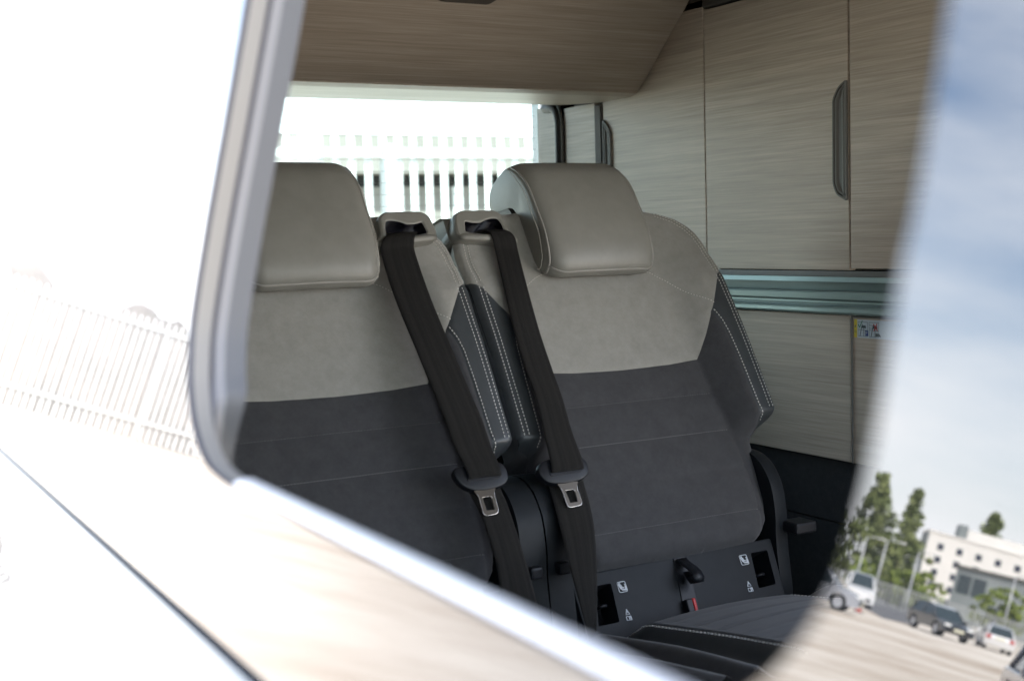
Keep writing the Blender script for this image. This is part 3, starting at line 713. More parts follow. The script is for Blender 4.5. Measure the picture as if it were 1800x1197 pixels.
    prism(bm, [(.002, .0375), (-.008, .043), (-.074, .0615), (-.13, .075), (-.13, -.01), (-.062, .008), (.002, -.011)], lambda h, v, x: PB(x, v, h), -.164, -.2655, .004)
    done('reel_housing', bm, M['taupe_plastic'], gd)
    # recliner shields and base frame: upright, below the backrest
    for sg in (-1, 1):
        bm = bmesh.new()
        pr = rounded([(-.075, -.425), (-.03, -.432), (.015, -.452), (.040, -.485), (.046, -.53), (.030, -.58), (.006, -.62), (-.025, -.70), (-.07, -.80), (-.17, -.80), (-.13, -.60), (-.10, -.46)], .02, 4)
        f_ = lambda h, v, x: P(x, v, h)
        a_, b_ = (.206, .238) if sg > 0 else (-.228, -.262)
        if sg > 0: pr = [(q[0]-.022, q[1]) for q in pr]
        prism(bm, pr, f_, a_, b_, .010); autosmooth(done('recliner_shield', bm, M['dark_plastic'], root), 35)
    for tu, tv, th in ((.235, -.60, -.004), (-.247, -.607, .016)):
     bm = bmesh.new(); o_ = P(tu, tv, th)
     e0, e1 = sorted((-m*.012*(1 if tu > 0 else 1), m*(.035 if tu > 0 else .010)))
     bbox(bm, tuple(o_+Vector((e0, -.035 if tu > 0 else -.012, -.011))), tuple(o_+Vector((e1, .01, .009))), .004); done('recline_tab', bm, M['black_plastic'], root)
    pk = [rounded([(.151, -.632), (.188, -.632), (.181, -.693), (.142, -.694)], .003, 2), rounded([(-.172, -.638), (-.143, -.638), (-.149, -.702), (-.190, -.702)], .003, 2)]
    ol = rounded([(-.215, -.617), (.205, -.612), (.190, -.735), (-.215, -.735)], .006, 3)
    bm = bmesh.new(); prism(bm, ol, P, -.08, -.026, .002, holes=pk)
    for q in pk: fill(bm, q, [], lambda a, b: P(a, b, -.075), mi=1)
    bp_ = done('base_panel', bm, [M['dark_plastic'], M['black_plastic']], root)
    for q in pk:
        bm = bmesh.new(); c_ = sum(p[0] for p in q)/len(q); tube(bm, [P(c_-.012, -.672, -.055), P(c_-.004, -.670, -.036), P(c_+.006, -.670, -.036)], .003, 6)
        done('anchor_bar', bm, M['black_plastic'], bp_)
    bm = bmesh.new()
    prism(bm, [(-.0105, -.6165), (.0125, -.6165), (.0175, -.628), (.004, -.735), (-.027, -.735)], P, -.03, -.0245, .001); done('centre_channel', bm, M['black_plastic'], bp_)
    bm = bmesh.new(); rib = []
    for v, h in ((-.621, -.022), (-.632, -.014), (-.644, -.001), (-.655, .008), (-.664, .010), (-.669, .004), (-.667, -.004), (-.658, -.009), (-.645, -.013)):
        rib.append((P(-.008, v, h), P(.0125, v, h)))
    for k in range(len(rib)-1):
        (a, b), (c, d) = rib[k], rib[k+1]
        bm.faces.new([bm.verts.new(x) for x in (a, b, d, c)]).smooth = True
    bmesh.ops.remove_doubles(bm, verts=bm.verts[:], dist=1e-5); bmesh.ops.solidify(bm, geom=bm.faces[:], thickness=.0015); done('pull_strap', bm, M['black_plastic'], bp_)
    bm = bmesh.new(); c0 = (-.0155, -.700)
    prism(bm, [(-.021, -.690), (-.008, -.690), (-.010, -.72), (-.024, -.72)], P, -.03, -.012, .002); bk = done('belt_buckle', bm, M['black_plastic'], bp_)
    bm = bmesh.new(); prism(bm, [(-.0095, -.6905), (-.003, -.6905), (-.005, -.72), (-.0115, -.72)], P, -.03, -.0105, .002); done('release_button', bm, M['red'], bk)
    # printed marks: child seat anchor symbols and manual warnings
    hz = -.0252
    ii = lambda q: P(*q, hz)
    def stroke(pts, wd, org, s=1):
        # marks read the right way round on both seats
        for (a, b), (c, d) in zip(pts, pts[1:]):
            t = Vector((c-a, d-b)); t.normalize(); n = Vector((-t.y, t.x))*wd*.5; e = t*wd*.4
            q = [(a-e.x+n.x, b-e.y+n.y), (c+e.x+n.x, d+e.y+n.y), (c+e.x-n.x, d+e.y-n.y), (a-e.x-n.x, b-e.y-n.y)]
            lo = [bm.verts.new(P(org[0]+m*x, org[1]+y, hz-.002)) for x, y in q]; hi = [bm.verts.new(P(org[0]+m*x, org[1]+y, hz)) for x, y in q]
            bm.faces.new(hi)
            for k in range(4): bm.faces.new((lo[k], lo[(k+1) % 4], hi[(k+1) % 4], hi[k]))
    for (ou, ov) in ((-.1245, -.6475), (.132, -.6415)):
        bm = bmesh.new()
        r_ = rounded([(-.0078, -.0085), (.0078, -.0085), (.0078, .0085), (-.0078, .0085)], .0025, 3); stroke(r_+[r_[0]], .0009, (ou, ov))
        stroke([(-.0055, .0045), (-.0035, -.0015), (-.0005, -.0045), (.0030, -.0050)], .0026, (ou, ov))
        stroke([(-.0020, .0035), (-.0010, -.0005), (.0025, -.0018)], .0016, (ou, ov)); stroke([(.0060, .0005), (.0055, -.0060)], .0022, (ou, ov)); stroke([(-.0048, .0065), (-.0030, .0055)], .0015, (ou, ov)); stroke([(.0058, .0040), (.0060, .0025)], .0015, (ou, ov))
        done('child_seat_symbol', bm, M['grey_print'], bp_)
    for (ou, ov) in ((-.1300, -.693), (.124, -.6875)):
        bm = bmesh.new()
        stroke([(-.0036, 0), (.0036, 0), (0, .0085), (-.0036, 0), (.0036, 0)], .0009, (ou, ov)); stroke([(0, .0055), (0, .0025)], .0009, (ou, ov))
        stroke([(-.0045, -.003), (.0045, -.003), (.0045, -.009), (-.0045, -.009), (-.0045, -.003)], .0009, (ou, ov)); stroke([(.0005, -.003), (.0005, -.009)], .0009, (ou, ov))
        stroke([(.002, -.0045), (.0035, -.0045)], .0012, (ou, ov)); stroke([(.002, -.0070), (.0035, -.0060)], .0012, (ou, ov))
        done('warning_symbol', bm, M['grey_print'], bp_)
    # cushion
    hg = Vector((1.274+cx, 1.690, .778)); be = R(10); cf = Vector((0, -math.cos(be), math.sin(be))); cn = Vector((0, math.sin(be), math.cos(be)))
    def Q(u, f, h): return hg+Vector((m*u, 0, 0))+cf*f+cn*h
    def Hc(u, f):
        a = abs(u); st_ = .135+.02*sst((f-.25)/.3)
        h = -.030+.030*sst(f/.10)
        if a < st_:
            h += .006*(1-(a/st_)**2)+.003*math.sin(f*math.pi/.062)*sst((st_-a)/.03)*0
            for k in range(8): h -= .003*math.exp(-((f-.06-k*.065)/.004)**2)*sst((st_-a)/.01)
        else:
            t = (a-st_)/.135
            h += -.030*sst(t/.38) if t < .38 else -.030+.034*sst((t-.38)/.42)
        d = min(.27-a, .50-f)
        if d < .045: h -= .06*(1-math.sqrt(max(0, 1-(1-max(0, d)/.045)**2)))
        return h
    cu = lambda a, b: Q(a, b, Hc(a, b))
    stl = [(.135+.02*sst((f-.25)/.3)-.0*f, f) for f in [k*.02 for k in range(25)]]
    vl = [(a+.052, f) for a, f in stl]
    cen = [(-a, f) for a, f in stl]+stl[::-1]
    bm = bmesh.new(); fill(bm, resample(cen, .012, True), [], cu, .009)
    for f in bm.faces: f.smooth = True
    done('cushion', bm, [M['dark_suede']], root, fix=False)
    for sg in (1, -1):
        g = lambda Lp: [(sg*a, b) for a, b in Lp]
        bm = bmesh.new(); fill(bm, resample(g(stl+vl[::-1]), .012, True), [], cu, .01)
        for f in bm.faces: f.smooth = True
        dashes(bm, g([(a+.010, f) for a, f in stl]), 1, .0088, .0054, .0026, .0016, fn=cu)
        done('cushion_strip', bm, [M['dark_leather'], M['white_thread']], root, fix=False)
        bm = bmesh.new(); fill(bm, resample(g(vl+[(.27, .478), (.27, 0.0)]), .008, True), [], cu, .006)
        for f in bm.faces: f.smooth = True
        rim_ = [bm.verts.new(Q(sg*.27, f, Hc(.27, f))) for f in (0, .1, .2, .3, .4, .48)]; rb = [bm.verts.new(Q(sg*.26, f, -.20)) for f in (0, .1, .2, .3, .4, .48)]
        for k in range(5): bm.faces.new((rim_[k], rim_[k+1], rb[k+1], rb[k]))
        done('cushion_bolster', bm, M['dark_suede'], root, fix=False)
    bm = bmesh.new(); bbox(bm, tuple(hg+Vector((-.25, -.46, -.30))), tuple(hg+Vector((.25, .02, -.075))), .02); done('seat_base', bm, M['dark_plastic'], root)
    return root, P
seatR, PR_ = make_seat(0, 1, 'grey and charcoal seat next to the laminate cupboard wall, the rightmost one')
seatL, PL_ = make_seat(-.547, -1, 'grey and charcoal seat partly hidden by the window post, the leftmost one')

# ------------------------------------------------------------------ belts
def SP(u, v, h): return S0+Vector((u, 0, 0))+SV*v+SN*h
def make_belt(par, LL, RR, tongue, slot, latch, lhole):
    A = smooth_line(LL, 5); B = smooth_line(RR, 5); n = 10
    bm = bmesh.new(); uvl = bm.loops.layers.uv.new('UVMap'); rows = []; ln = 0; prev = None; dist = []
    for a, b in zip(A, B):
        row = []
        for k in range(n+1):
            t = k/n; q = Vector(a).lerp(Vector(b), t); row.append((bm.verts.new(SP(q.x, q.y, q.z+.0015*math.sin(t*math.pi))), t))
        c = (row[0][0].co+row[-1][0].co)/2
        if prev is not None: ln += (c-prev).length
        prev = c; dist.append(ln); rows.append(row)
    for i in range(len(rows)-1):
        for k in range(n):
            f = bm.faces.new((rows[i][k][0], rows[i][k+1][0], rows[i+1][k+1][0], rows[i+1][k][0])); f.smooth = True
            for lp, (ii_, kk) in zip(f.loops, ((i, k), (i, k+1), (i+1, k+1), (i+1, k))): lp[uvl].uv = (rows[ii_][kk][1], dist[ii_]/.15)
    bl = done('seat_belt', bm, M['belt'], par)
    md = bl.modifiers.new('thick', 'SOLIDIFY'); md.thickness = .0014; md.offset = 0
    bm = bmesh.new(); tg = rounded(tongue, .006, 4); sl_ = rounded(slot, .002, 2)
    prism(bm, tg, SP, .0515, .0640, .0045)
    tb = autosmooth(done('tongue_grip', bm, M['black_plastic'], bl), 40)
    bm = bmesh.new(); prism(bm, sl_, SP, .0630, .0652, .0006); done('slot_bar', bm, M['black_plastic'], tb)
    bm = bmesh.new(); lt = rounded(latch, .0015, 2); lh = rounded(lhole, .001, 2)
    prism(bm, lt, SP, .0585, .0612, 0, holes=[lh]); lo_ = done('latch_plate', bm, M['steel'], bl)
    bm = bmesh.new(); i0 = max(range(len(lt)), key=lambda i: lt[i][0]+lt[i][1])
    ring = [p for p in lt if p[1] < max(q[1] for q in lt)-.002]
    k0 = next(i for i in range(len(lt)) if lt[i] in ring and lt[i-1] not in ring); run = [lt[(k0+j) % len(lt)] for j in range(len(ring))]
    tube(bm, [SP(*p, .0610) for p in run], .0006, 6); tube(bm, [SP(*p, .0610) for p in lh if p[1] > min(q[1] for q in lh)+.012], .0005, 6); done('bright_rim', bm, M['chrome'], lo_)
    return bl
make_belt(seatR,
 [(-.2095, .002, .018), (-.2095, -.007, .033), (-.2085, -.017, .0395), (-.2070, -.030, .0395), (-.207, -.053, .036), (-.217, -.117, .045), (-.229, -.197, .055), (-.234, -.28, .060), (-.234, -.338, .065), (-.238, -.404, .064), (-.244, -.448, .0685), (-.2465, -.4675, .0670), (-.2468, -.470, .052), (-.248, -.487, .049), (-.252, -.52, .054), (-.257, -.575, .058), (-.262, -.636, .060), (-.258, -.70, .05), (-.253, -.725, .04), (-.25, -.77, .02)],
 [(-.1775, .002, .018), (-.1740, -.007, .033), (-.1670, -.016, .0395), (-.1620, -.029, .0395), (-.162, -.050, .036), (-.172, -.122, .045), (-.182, -.215, .055), (-.184, -.285, .060), (-.185, -.345, .065), (-.186, -.404, .064), (-.1865, -.448, .0685), (-.1870, -.4675, .0670), (-.1865, -.470, .052), (-.1845, -.490, .049), (-.189, -.525, .054), (-.198, -.572, .058), (-.222, -.650, .060), (-.236, -.704, .05), (-.240, -.727, .04), (-.243, -.77, .02)],
 [(-.268, -.461), (-.259, -.448), (-.246, -.444), (-.189, -.444), (-.180, -.448), (-.1735, -.458), (-.175, -.472), (-.182, -.481), (-.195, -.4865), (-.224, -.4885), (-.249, -.486), (-.260, -.480), (-.266, -.471)],
 [(-.250, -.4675), (-.190, -.4675), (-.189, -.4705), (-.192, -.4735), (-.249, -.4735)],
 [(-.240, -.487), (-.201, -.487), (-.2055, -.494), (-.207, -.501), (-.2055, -.519), (-.207, -.5245), (-.211, -.5265), (-.228, -.5275), (-.2325, -.5255), (-.2335, -.521), (-.2345, -.50), (-.2355, -.495)],
 [(-.229, -.499), (-.2130, -.499), (-.2120, -.5015), (-.2125, -.520), (-.2270, -.5205)])
make_belt(seatL,
 [(-.3775, .002, .018), (-.3850, -.007, .033), (-.4060, -.017, .0395), (-.4170, -.030, .0395), (-.4205, -.052, .036), (-.422, -.135, .045), (-.4145, -.236, .055), (-.409, -.30, .060), (-.404, -.36, .065), (-.3985, -.412, .064), (-.3945, -.440, .0685), (-.3920, -.4590, .0670), (-.3915, -.4615, .052), (-.388, -.480, .049), (-.3835, -.510, .054), (-.3815, -.55, .058), (-.3825, -.595, .060), (-.3835, -.64, .05), (-.383, -.668, .04), (-.382, -.74, .02)],
 [(-.3400, .002, .018), (-.3420, -.007, .033), (-.3520, -.017, .0395), (-.3575, -.030, .0395), (-.3590, -.050, .036), (-.359, -.138, .045), (-.352, -.241, .055), (-.345, -.315, .060), (-.3405, -.37, .065), (-.3378, -.414, .064), (-.3362, -.441, .0685), (-.3355, -.4600, .0670), (-.3350, -.4625, .052), (-.3335, -.482, .049), (-.3325, -.511, .054), (-.3325, -.558, .058), (-.3325, -.612, .060), (-.328, -.655, .05), (-.325, -.687, .04), (-.322, -.74, .02)],
 [(-.413, -.449), (-.408, -.440), (-.400, -.4375), (-.335, -.4375), (-.325, -.441), (-.320, -.452), (-.3215, -.466), (-.329, -.475), (-.343, -.4795), (-.367, -.4815), (-.390, -.4785), (-.403, -.4700), (-.410, -.459)],
 [(-.394, -.4590), (-.336, -.4600), (-.335, -.4625), (-.338, -.4655), (-.393, -.4645)],
 [(-.387, -.479), (-.348, -.479), (-.3525, -.486), (-.354, -.492), (-.3540, -.513), (-.356, -.5180), (-.360, -.5200), (-.376, -.5205), (-.3795, -.5185), (-.381, -.514), (-.3805, -.490), (-.382, -.486)],
 [(-.3750, -.4910), (-.3600, -.4910), (-.3592, -.4930), (-.3600, -.5130), (-.3740, -.5125)])

# ------------------------------------------------------------------ yard: fences, buildings, cars, trees
def palisade(name, a, b, hgt, pitch, label, group, wd=.065, seed=1):
    rnd = random.Random(seed)
    a, b = Vector((*a, 0)), Vector((*b, 0)); d = (b-a); Lg = d.length; d.normalize(); n = Vector((-d.y, d.x, 0)); up_ = Vector((0, 0, 1))
    root = thing(name, tuple(a), label, 'fence', group)
    bm = bmesh.new(); s = 0
    while s < Lg:
        c = a+d*(s+rnd.uniform(-.004, .004)); top = hgt+rnd.uniform(-.012, .012); x = wd*.5; t_ = .02
        pr = [(-x, 0), (-x*.45, -t_), (x*.45, -t_), (x, 0)]
        lo = [bm.verts.new(c+d*u_+n*v_+up_*.06) for u_, v_ in pr]; mid = [bm.verts.new(c+d*u_+n*v_+up_*(top-.13)) for u_, v_ in pr]
        tips = [bm.verts.new(c+d*u_+n*-.01+up_*z_) for u_, z_ in ((-x*.8, top-.03), (0, top), (x*.8, top-.03))]
        for k in range(3): bm.faces.new((lo[k], lo[k+1], mid[k+1], mid[k]))
        bm.faces.new((mid[0], mid[1], tips[1], tips[0])); bm.faces.new((mid[1], mid[2], tips[1])); bm.faces.new((mid[2], mid[3], tips[2], tips[1]))
        s += pitch
    done('pales', bm, M['galv'], root, fix=False)
    for z in (.38, hgt-.17):
        bm = bmesh.new(); q = a+n*.03+up_*z; e = b+n*.03+up_*z
        pr = [(0, -.03), (.006, -.03), (.006, .03), (0, .03)]
        A = [bm.verts.new(q+n*u_+up_*v_) for u_, v_ in pr]; B = [bm.verts.new(e+n*u_+up_*v_) for u_, v_ in pr]
        for k in range(4): bm.faces.new((A[k], A[(k+1) % 4], B[(k+1) % 4], B[k]))
        done('rail', bm, M['galv'], root)
    s = 0
    while s <= Lg:
        c = a+d*s+n*.09; bm = bmesh.new()
        box(bm, (c.x-.03, c.y-.03, 0), (c.x+.03, c.y+.03, hgt-.12)); done('post', bm, M['galv'], root); s += 2.75
    return root
palisade('palisade_fence', (9.5, 9.0), (.6, 9.0), 2.23, .128, 'pale grey steel palisade fence seen through the rear window between the headrests', 'steel palisade fences', .060)
palisade('palisade_fence', (.6, 9.0), (-2.6, 22.3), 2.2, .15, 'pale grey palisade fence running back from the fence behind the rear window', 'steel palisade fences')
palisade('palisade_fence', (-2.6, 22.3), (-6.65, 22.3), 2.15, .125, 'pale palisade fence mirrored in the bright flank left of the window post', 'steel palisade fences', .072)
def car_park_fence():
    return palisade('palisade_fence', (-66, 92), (-108, 43), 2.05, .29, 'far grey palisade fence along the car park, mirrored in the tinted pane', 'steel palisade fences', .11)
car_park_fence()
# storage shed behind the rear fence
sh = thing('storage_shed', (6, 12.5, 0), 'long low pale storage shed with painted eaves shadow under its fascia behind the palisade fence', 'shed')
def bx(name, a, b, m, par):
    bm = bmesh.new(); box(bm, a, b); return done(name, bm, m, par)
bx('wall', (.4, 12.6, 0), (16, 17, 1.96), M['shed_wall'], sh); bx('eaves_shadow', (.5, 12.75, 1.96), (15.9, 16.9, 2.09), M['shed_eaves_shadow'], sh); bx('fascia', (.2, 12.3, 2.09), (16.2, 17.2, 2.49), M['shed_wall'], sh)  # near-black block paints the eaves shadow under the fascia
for k in range(11):
    x = 1.0+k*1.35; bx('panel_joint', (x, 12.575, .0), (x+.10, 12.60, 1.955), M['galv'], sh)
# spoil heap added as dark backdrop to dim gaps in the left fence
bm = bmesh.new(); nx, ny = 60, 14; rnd = random.Random(5); hv_ = [[None]*(ny+1) for _ in range(nx+1)]
ph = [rnd.uniform(0, 6.3) for _ in range(6)]
for i in range(nx+1):
    for j in range(ny+1):
        x = -1.6-5.3*i/nx; t = j/ny; y = 23.2+6*t
        z = (2.42+.20*math.sin(x*1.1+ph[0])+.14*math.sin(x*2.7+ph[1])+.08*math.sin(x*6.1+ph[2]))*math.sin(min(1, t*1.9)*math.pi/2 if t < .55 else (1-t)/.45*math.pi/2)+rnd.uniform(-.04, .04)
        hv_[i][j] = bm.verts.new((x, y, max(-.05, z)*(min(1, i/3, (nx-i)/3))-.02))
for i in range(nx):
    for j in range(ny): bm.faces.new((hv_[i][j], hv_[i+1][j], hv_[i+1][j+1], hv_[i][j+1])).smooth = True
tag(done('backdrop_heap', bm, M['soil']), 'added backdrop heap of brown soil behind the left palisade fence', 'soil heap')
# apartment block
def oriented(o3, ux, uy):
    ux = Vector((*ux, 0)).normalized(); uy = Vector((*uy, 0)).normalized(); o3 = Vector((*o3, 0))
    return lambda a, b, z: o3+ux*a+uy*b+Vector((0, 0, z))
def obox(bm, fn, a, b, mi=0):
    v = [bm.verts.new(fn(x, y, z)) for x in (a[0], b[0]) for y in (a[1], b[1]) for z in (a[2], b[2])]
    for f in ((0, 1, 3, 2), (4, 6, 7, 5), (0, 4, 5, 1), (2, 3, 7, 6), (0, 2, 6, 4), (1, 5, 7, 3)): bm.faces.new([v[i] for i in f]).material_index = mi
ab = thing('apartment_block', (-225.5, 197.8, 0), 'white five storey apartment block with small square windows, mirrored in the tinted pane', 'building')
fn = oriented((-225.5, 197.8), (-12.5, -15.2), (-20.7, 21.9))
def part(name, boxes, m, par, fn, mi=None):
    bm = bmesh.new()
    for a, b in boxes: obox(bm, fn, a, b)
    return done(name, bm, m, par)
part('wall', [((0, 0, 0), (64, 15, 16.9))], M['render_white'], ab, fn)
part('end_wall_shade', [((-.15, .1, 0), (-.01, 14.9, 16.8))], M['grey_clad'], ab, fn)  # grey slab paints shade onto the end of the white block
part('parapet', [((-.2, -.2, 16.9), (64.2, 15.2, 17.25))], M['render_white'], ab, fn)
part('plant_room', [((8, 3, 17.25), (44, 11, 19.6))], M['render_white'], ab, fn); part('stair_head', [((6.2, 3.2, 17.25), (7.9, 10, 20.3))], M['grey_clad'], ab, fn); part('stair_head', [((25, 2.2, 17.25), (29, 2.95, 19.3))], M['grey_clad'], ab, fn)
for r_ in range(5):
    for c_ in range(15):
        x = 2.2+c_*4.05; z = 13.4-r_*2.85
        wf = part('window', [((x, -.06, z), (x+1.35, -.005, z+1.45))], M['grey_clad'], ab, fn)
        part('pane', [((x+.08, -.075, z+.08), (x+1.27, -.062, z+1.37))], M['window_dark'], wf, fn)
# grey office
go = thing('office_building', (-153.4, 128.2, 0), 'low grey clad office with rising roofline before the white block, mirrored in the tinted pane', 'building')
fo = oriented((-153.4, 128.2), (-5.7, -7.2), (-20.7, 16))
bm = bmesh.new(); q = [(0, 0), (34, 0), (34, 9.6), (0, 7.8)]
A = [bm.verts.new(fo(x, 0, z)) for x, z in q]; B = [bm.verts.new(fo(x, 14, z)) for x, z in q]
bm.faces.new(A); bm.faces.new(B)
for k in range(4): bm.faces.new((A[k], A[(k+1) % 4], B[(k+1) % 4], B[k]))
done('wall', bm, M['grey_clad'], go)
bm = bmesh.new(); q = [(-.3, 7.8), (34.3, 9.62), (34.3, 9.95), (-.3, 8.1)]
A = [bm.verts.new(fo(x, -.4, z)) for x, z in q]; B = [bm.verts.new(fo(x, 14.4, z)) for x, z in q]
bm.faces.new(A); bm.faces.new(B)
for k in range(4): bm.faces.new((A[k], A[(k+1) % 4], B[(k+1) % 4], B[k]))
done('roof', bm, M['grey_trim'], go)
for x in (.5, 2.6): part('corner_window', [((x, -.08, 4.2), (x+1.8, -.01, 6.9))], M['car_glass'], go, fo)
for x in (5.4, 8.2): part('door', [((x, -.08, .2), (x+1.2, -.01, 3.5))], M['window_dark'], go, fo)
for x in (12.0, 15.5, 19, 22.5): part('window', [((x, -.08, 2.2), (x+1.7, -.01, 5.0))], M['window_dark'], go, fo)
# cars
def wheel_bm(c, r, wd):
    bm = bmesh.new(); n = 20; sx = 1 if c[1] > 0 else -1
    pr = [(r*.62, -wd/2), (r*.94, -wd/2), (r, -wd*.36), (r, wd*.36), (r*.94, wd/2), (r*.62, wd/2)]
    rg = [[bm.verts.new((c[0]+q*math.cos(2*math.pi*k/n), c[1]+y, r+q*math.sin(2*math.pi*k/n))) for q, y in pr] for k in range(n)]
    for k in range(n):
        for i in range(5): bm.faces.new((rg[k][i], rg[k][i+1], rg[(k+1) % n][i+1], rg[(k+1) % n][i]))
    return bm
def make_car(name, loc, heading, paint, label, cat, Lc=4.35, Wc=1.8, Hc_=1.6, kind='suv', roof=None, roofbars=False):
    root = thing(name, (*loc, 0), label, cat, 'vehicles in the car park'); root.rotation_euler = (0, 0, heading)
    x = Lc/2; sill = .30 if kind == 'suv' else .22
    bl_ = {'suv': .98, 'hatch': .90, 'van': 1.25}[kind]*Hc_/{'suv': 1.6, 'hatch': 1.48, 'van': 2.05}[kind]
    r = .34 if kind != 'hatch' else .31; wx = Lc*.305
    def arch(cx):
        return [(cx+(r+.06)*math.cos(R(t)), max(sill, r+(r+.06)*math.sin(R(t)))) for t in range(190, -11, -25)]
    if kind == 'van':
        top = [(x-.02, .55), (x-.05, .95), (x-.85, bl_), (-x+.03, bl_)]
        gh = [(x-.85, bl_), (x-1.45, Hc_-.06), (x-1.9, Hc_), (-x+.12, Hc_), (-x+.03, bl_)]
    else:
        top = [(x-.02, .52), (x-.06, .72), (x-.32, bl_-.14), (x-1.05, bl_), (-x+.12, bl_+.02), (-x+.02, bl_-.12)]
        gh = [(x-1.08, bl_), (x-1.78, Hc_-.07), (x-2.2, Hc_-.005), (-x+1.0, Hc_), (-x+.50, Hc_-.06), (-x+.14, bl_+.02)]
    low = [(-x+.02, sill+.12), (-x+.10, sill)]+[(p[0], p[1]) for p in arch(-wx)]+[(p[0], p[1]) for p in arch(wx)]+[(x-.10, sill), (x, sill+.12)]
    outl = low+top
    bm = bmesh.new()
    secs = [(-Wc/2, .93), (-Wc/2+.05, .985), (-Wc*.28, 1), (Wc*.28, 1), (Wc/2-.05, .985), (Wc/2, .93)]
    rg = []
    for y, k in secs: rg.append([bm.verts.new((px_*(.985 if abs(y) > Wc*.4 else 1), y, sill+(pz-sill)*(k if pz > .6 else 1))) for px_, pz in outl])
    n = len(outl)
    for A, B in zip(rg, rg[1:]):
        for i in range(n): bm.faces.new((A[i], A[(i+1) % n], B[(i+1) % n], B[i]))
    bm.faces.new(rg[0]); bm.faces.new(rg[-1])
    autosmooth(done('body', bm, paint, root, local=True), 35)
    # glasshouse, roof skin
    def shrink(pz): t = (pz-bl_)/(Hc_-bl_); return Wc/2-.09-.16*t
    bm = bmesh.new(); A = [bm.verts.new((px_, -shrink(pz), pz)) for px_, pz in gh]; B = [bm.verts.new((px_, shrink(pz), pz)) for px_, pz in gh]
    n = len(gh)
    for i in range(n): bm.faces.new((A[i], A[(i+1) % n], B[(i+1) % n], B[i]))
    bm.faces.new(A); bm.faces.new(B); done('window_glass', bm, M['car_glass'] if kind != 'van' else M['car_glass'], root, local=True)
    bm = bmesh.new(); top_ = gh[1:-1] if kind != 'van' else gh[1:-1]
    A = [bm.verts.new((px_, -shrink(pz)-.012, pz+.012)) for px_, pz in top_]; B = [bm.verts.new((px_, shrink(pz)+.012, pz+.012)) for px_, pz in top_]
    for i in range(len(top_)-1): bm.faces.new((A[i], A[i+1], B[i+1], B[i]))
    done('roof', bm, roof or paint, root, local=True)
    for sg in (-1, 1):
        bm = bmesh.new()
        runs = [((gh[0]), (gh[1])), ((gh[-1]), (gh[-2]))]
        mx_ = (gh[0][0]+gh[-1][0])/2-.1; runs.append(((mx_+.05, bl_), (mx_, Hc_-.03)))
        for (xa, za), (xb, zb) in runs:
            tube(bm, [(xa, sg*(shrink(za)+.006), za), (xb, sg*(shrink(zb)+.006), zb)], .045, 6)
        if kind == 'van':
            q = [(mx_+.35, bl_), (mx_+.25, Hc_-.05), (-x+.12, Hc_-.05), (-x+.05, bl_)]
            bm.faces.new([bm.verts.new((px_, sg*(shrink(pz)+.02), pz)) for px_, pz in q])
        done('pillar', bm, paint, root, local=True)
        for cx in (wx, -wx):
            c = (cx, sg*(Wc/2-.12)); wv = done('wheel', wheel_bm(c, r, .21), M['tyre'], root, local=True)
            bm = bmesh.new(); bmesh.ops.create_cone(bm, cap_ends=True, segments=20, radius1=r*.62, radius2=r*.62, depth=.19, matrix=Matrix.Translation((c[0], c[1], r)) @ Matrix.Rotation(R(90), 4, 'X')); done('rim', bm, M['car_silver'], wv)
        bm = bmesh.new(); bbox(bm, (x-.34, sg*(Wc/2-.25)-.17, .66*Hc_/1.6), (x-.02, sg*(Wc/2-.25)+.17, .79*Hc_/1.6), .03); done('headlight', bm, M['lamp'], root, local=True)
        bm = bmesh.new(); bbox(bm, (-x+.0, sg*(Wc/2-.18)-.12, .72*Hc_/1.6), (-x+.16, sg*(Wc/2-.18)+.12, .95*Hc_/1.6), .03); done('tail_light', bm, M['lamp_red'], root, local=True)
        bm = bmesh.new(); bbox(bm, (x-1.35, sg*(Wc/2+.06)-.09, bl_-.02), (x-1.22, sg*(Wc/2+.06)+.09, bl_+.13), .03); done('door_mirror', bm, paint, root, local=True)
    bm = bmesh.new(); bbox(bm, (x-.06, -.62, .42), (x+.012, .62, .58), .02); done('grille', bm, M['black_plastic'], root, local=True)
    bm = bmesh.new(); bbox(bm, (x+.012, -.26, .45), (x+.022, .26, .56), .003); bbox(bm, (-x-.005, -.26, .62), (-x+.012, .26, .73), .003); done('blank_plate', bm, M['plate'], root, local=True)
    return root
def hd(x, y): return math.atan2(y, x)
make_car('parked_car', (-51.3, 43.3), hd(.40, -.92), M['car_black'], 'black parked SUV with pale roof, mirrored in the lower right of the tinted pane', 'car', 4.0, 1.66, 1.46, 'suv', M['car_white'])
make_car('parked_car', (-38.6, 39.6), hd(-.60, -.80), M['car_silver'], 'silver parked car at the curved edge of the tinted pane, left of the black SUV', 'car', 4.5, 1.84, 1.62, 'suv')
make_car('parked_van', (-58.6, 55.8), hd(.66, -.75), M['car_white'], 'white parked van between the silver car and the black SUV in the reflection', 'van', 4.3, 1.60, 1.95, 'van')
make_car('parked_car', (-57.6, 44.9), hd(-.70, .71), M['car_white'], 'white hatchback parked tail first, right of the black SUV in the reflection', 'car', 3.6, 1.52, 1.30, 'hatch')
make_car('parked_car', (-15.12, 10.45), hd(.70, -.71), M['car_blue'], 'dark blue car cut off at the bottom right corner of the tinted pane', 'car', 3.9, 1.66, 1.30, 'hatch')
make_car('parked_car', (-61.3, 44.2), hd(.6, -.8), M['car_silver'], 'silver hatchback parked beyond the white one at the right edge of the reflection', 'car', 3.8, 1.6, 1.32, 'hatch')
make_car('parked_car', (-108, 90.0), hd(.75, -.66), M['car_white'], 'small distant white car behind the palisade, above the black SUV in the reflection', 'car', 4.2, 1.8, 1.5, 'hatch')
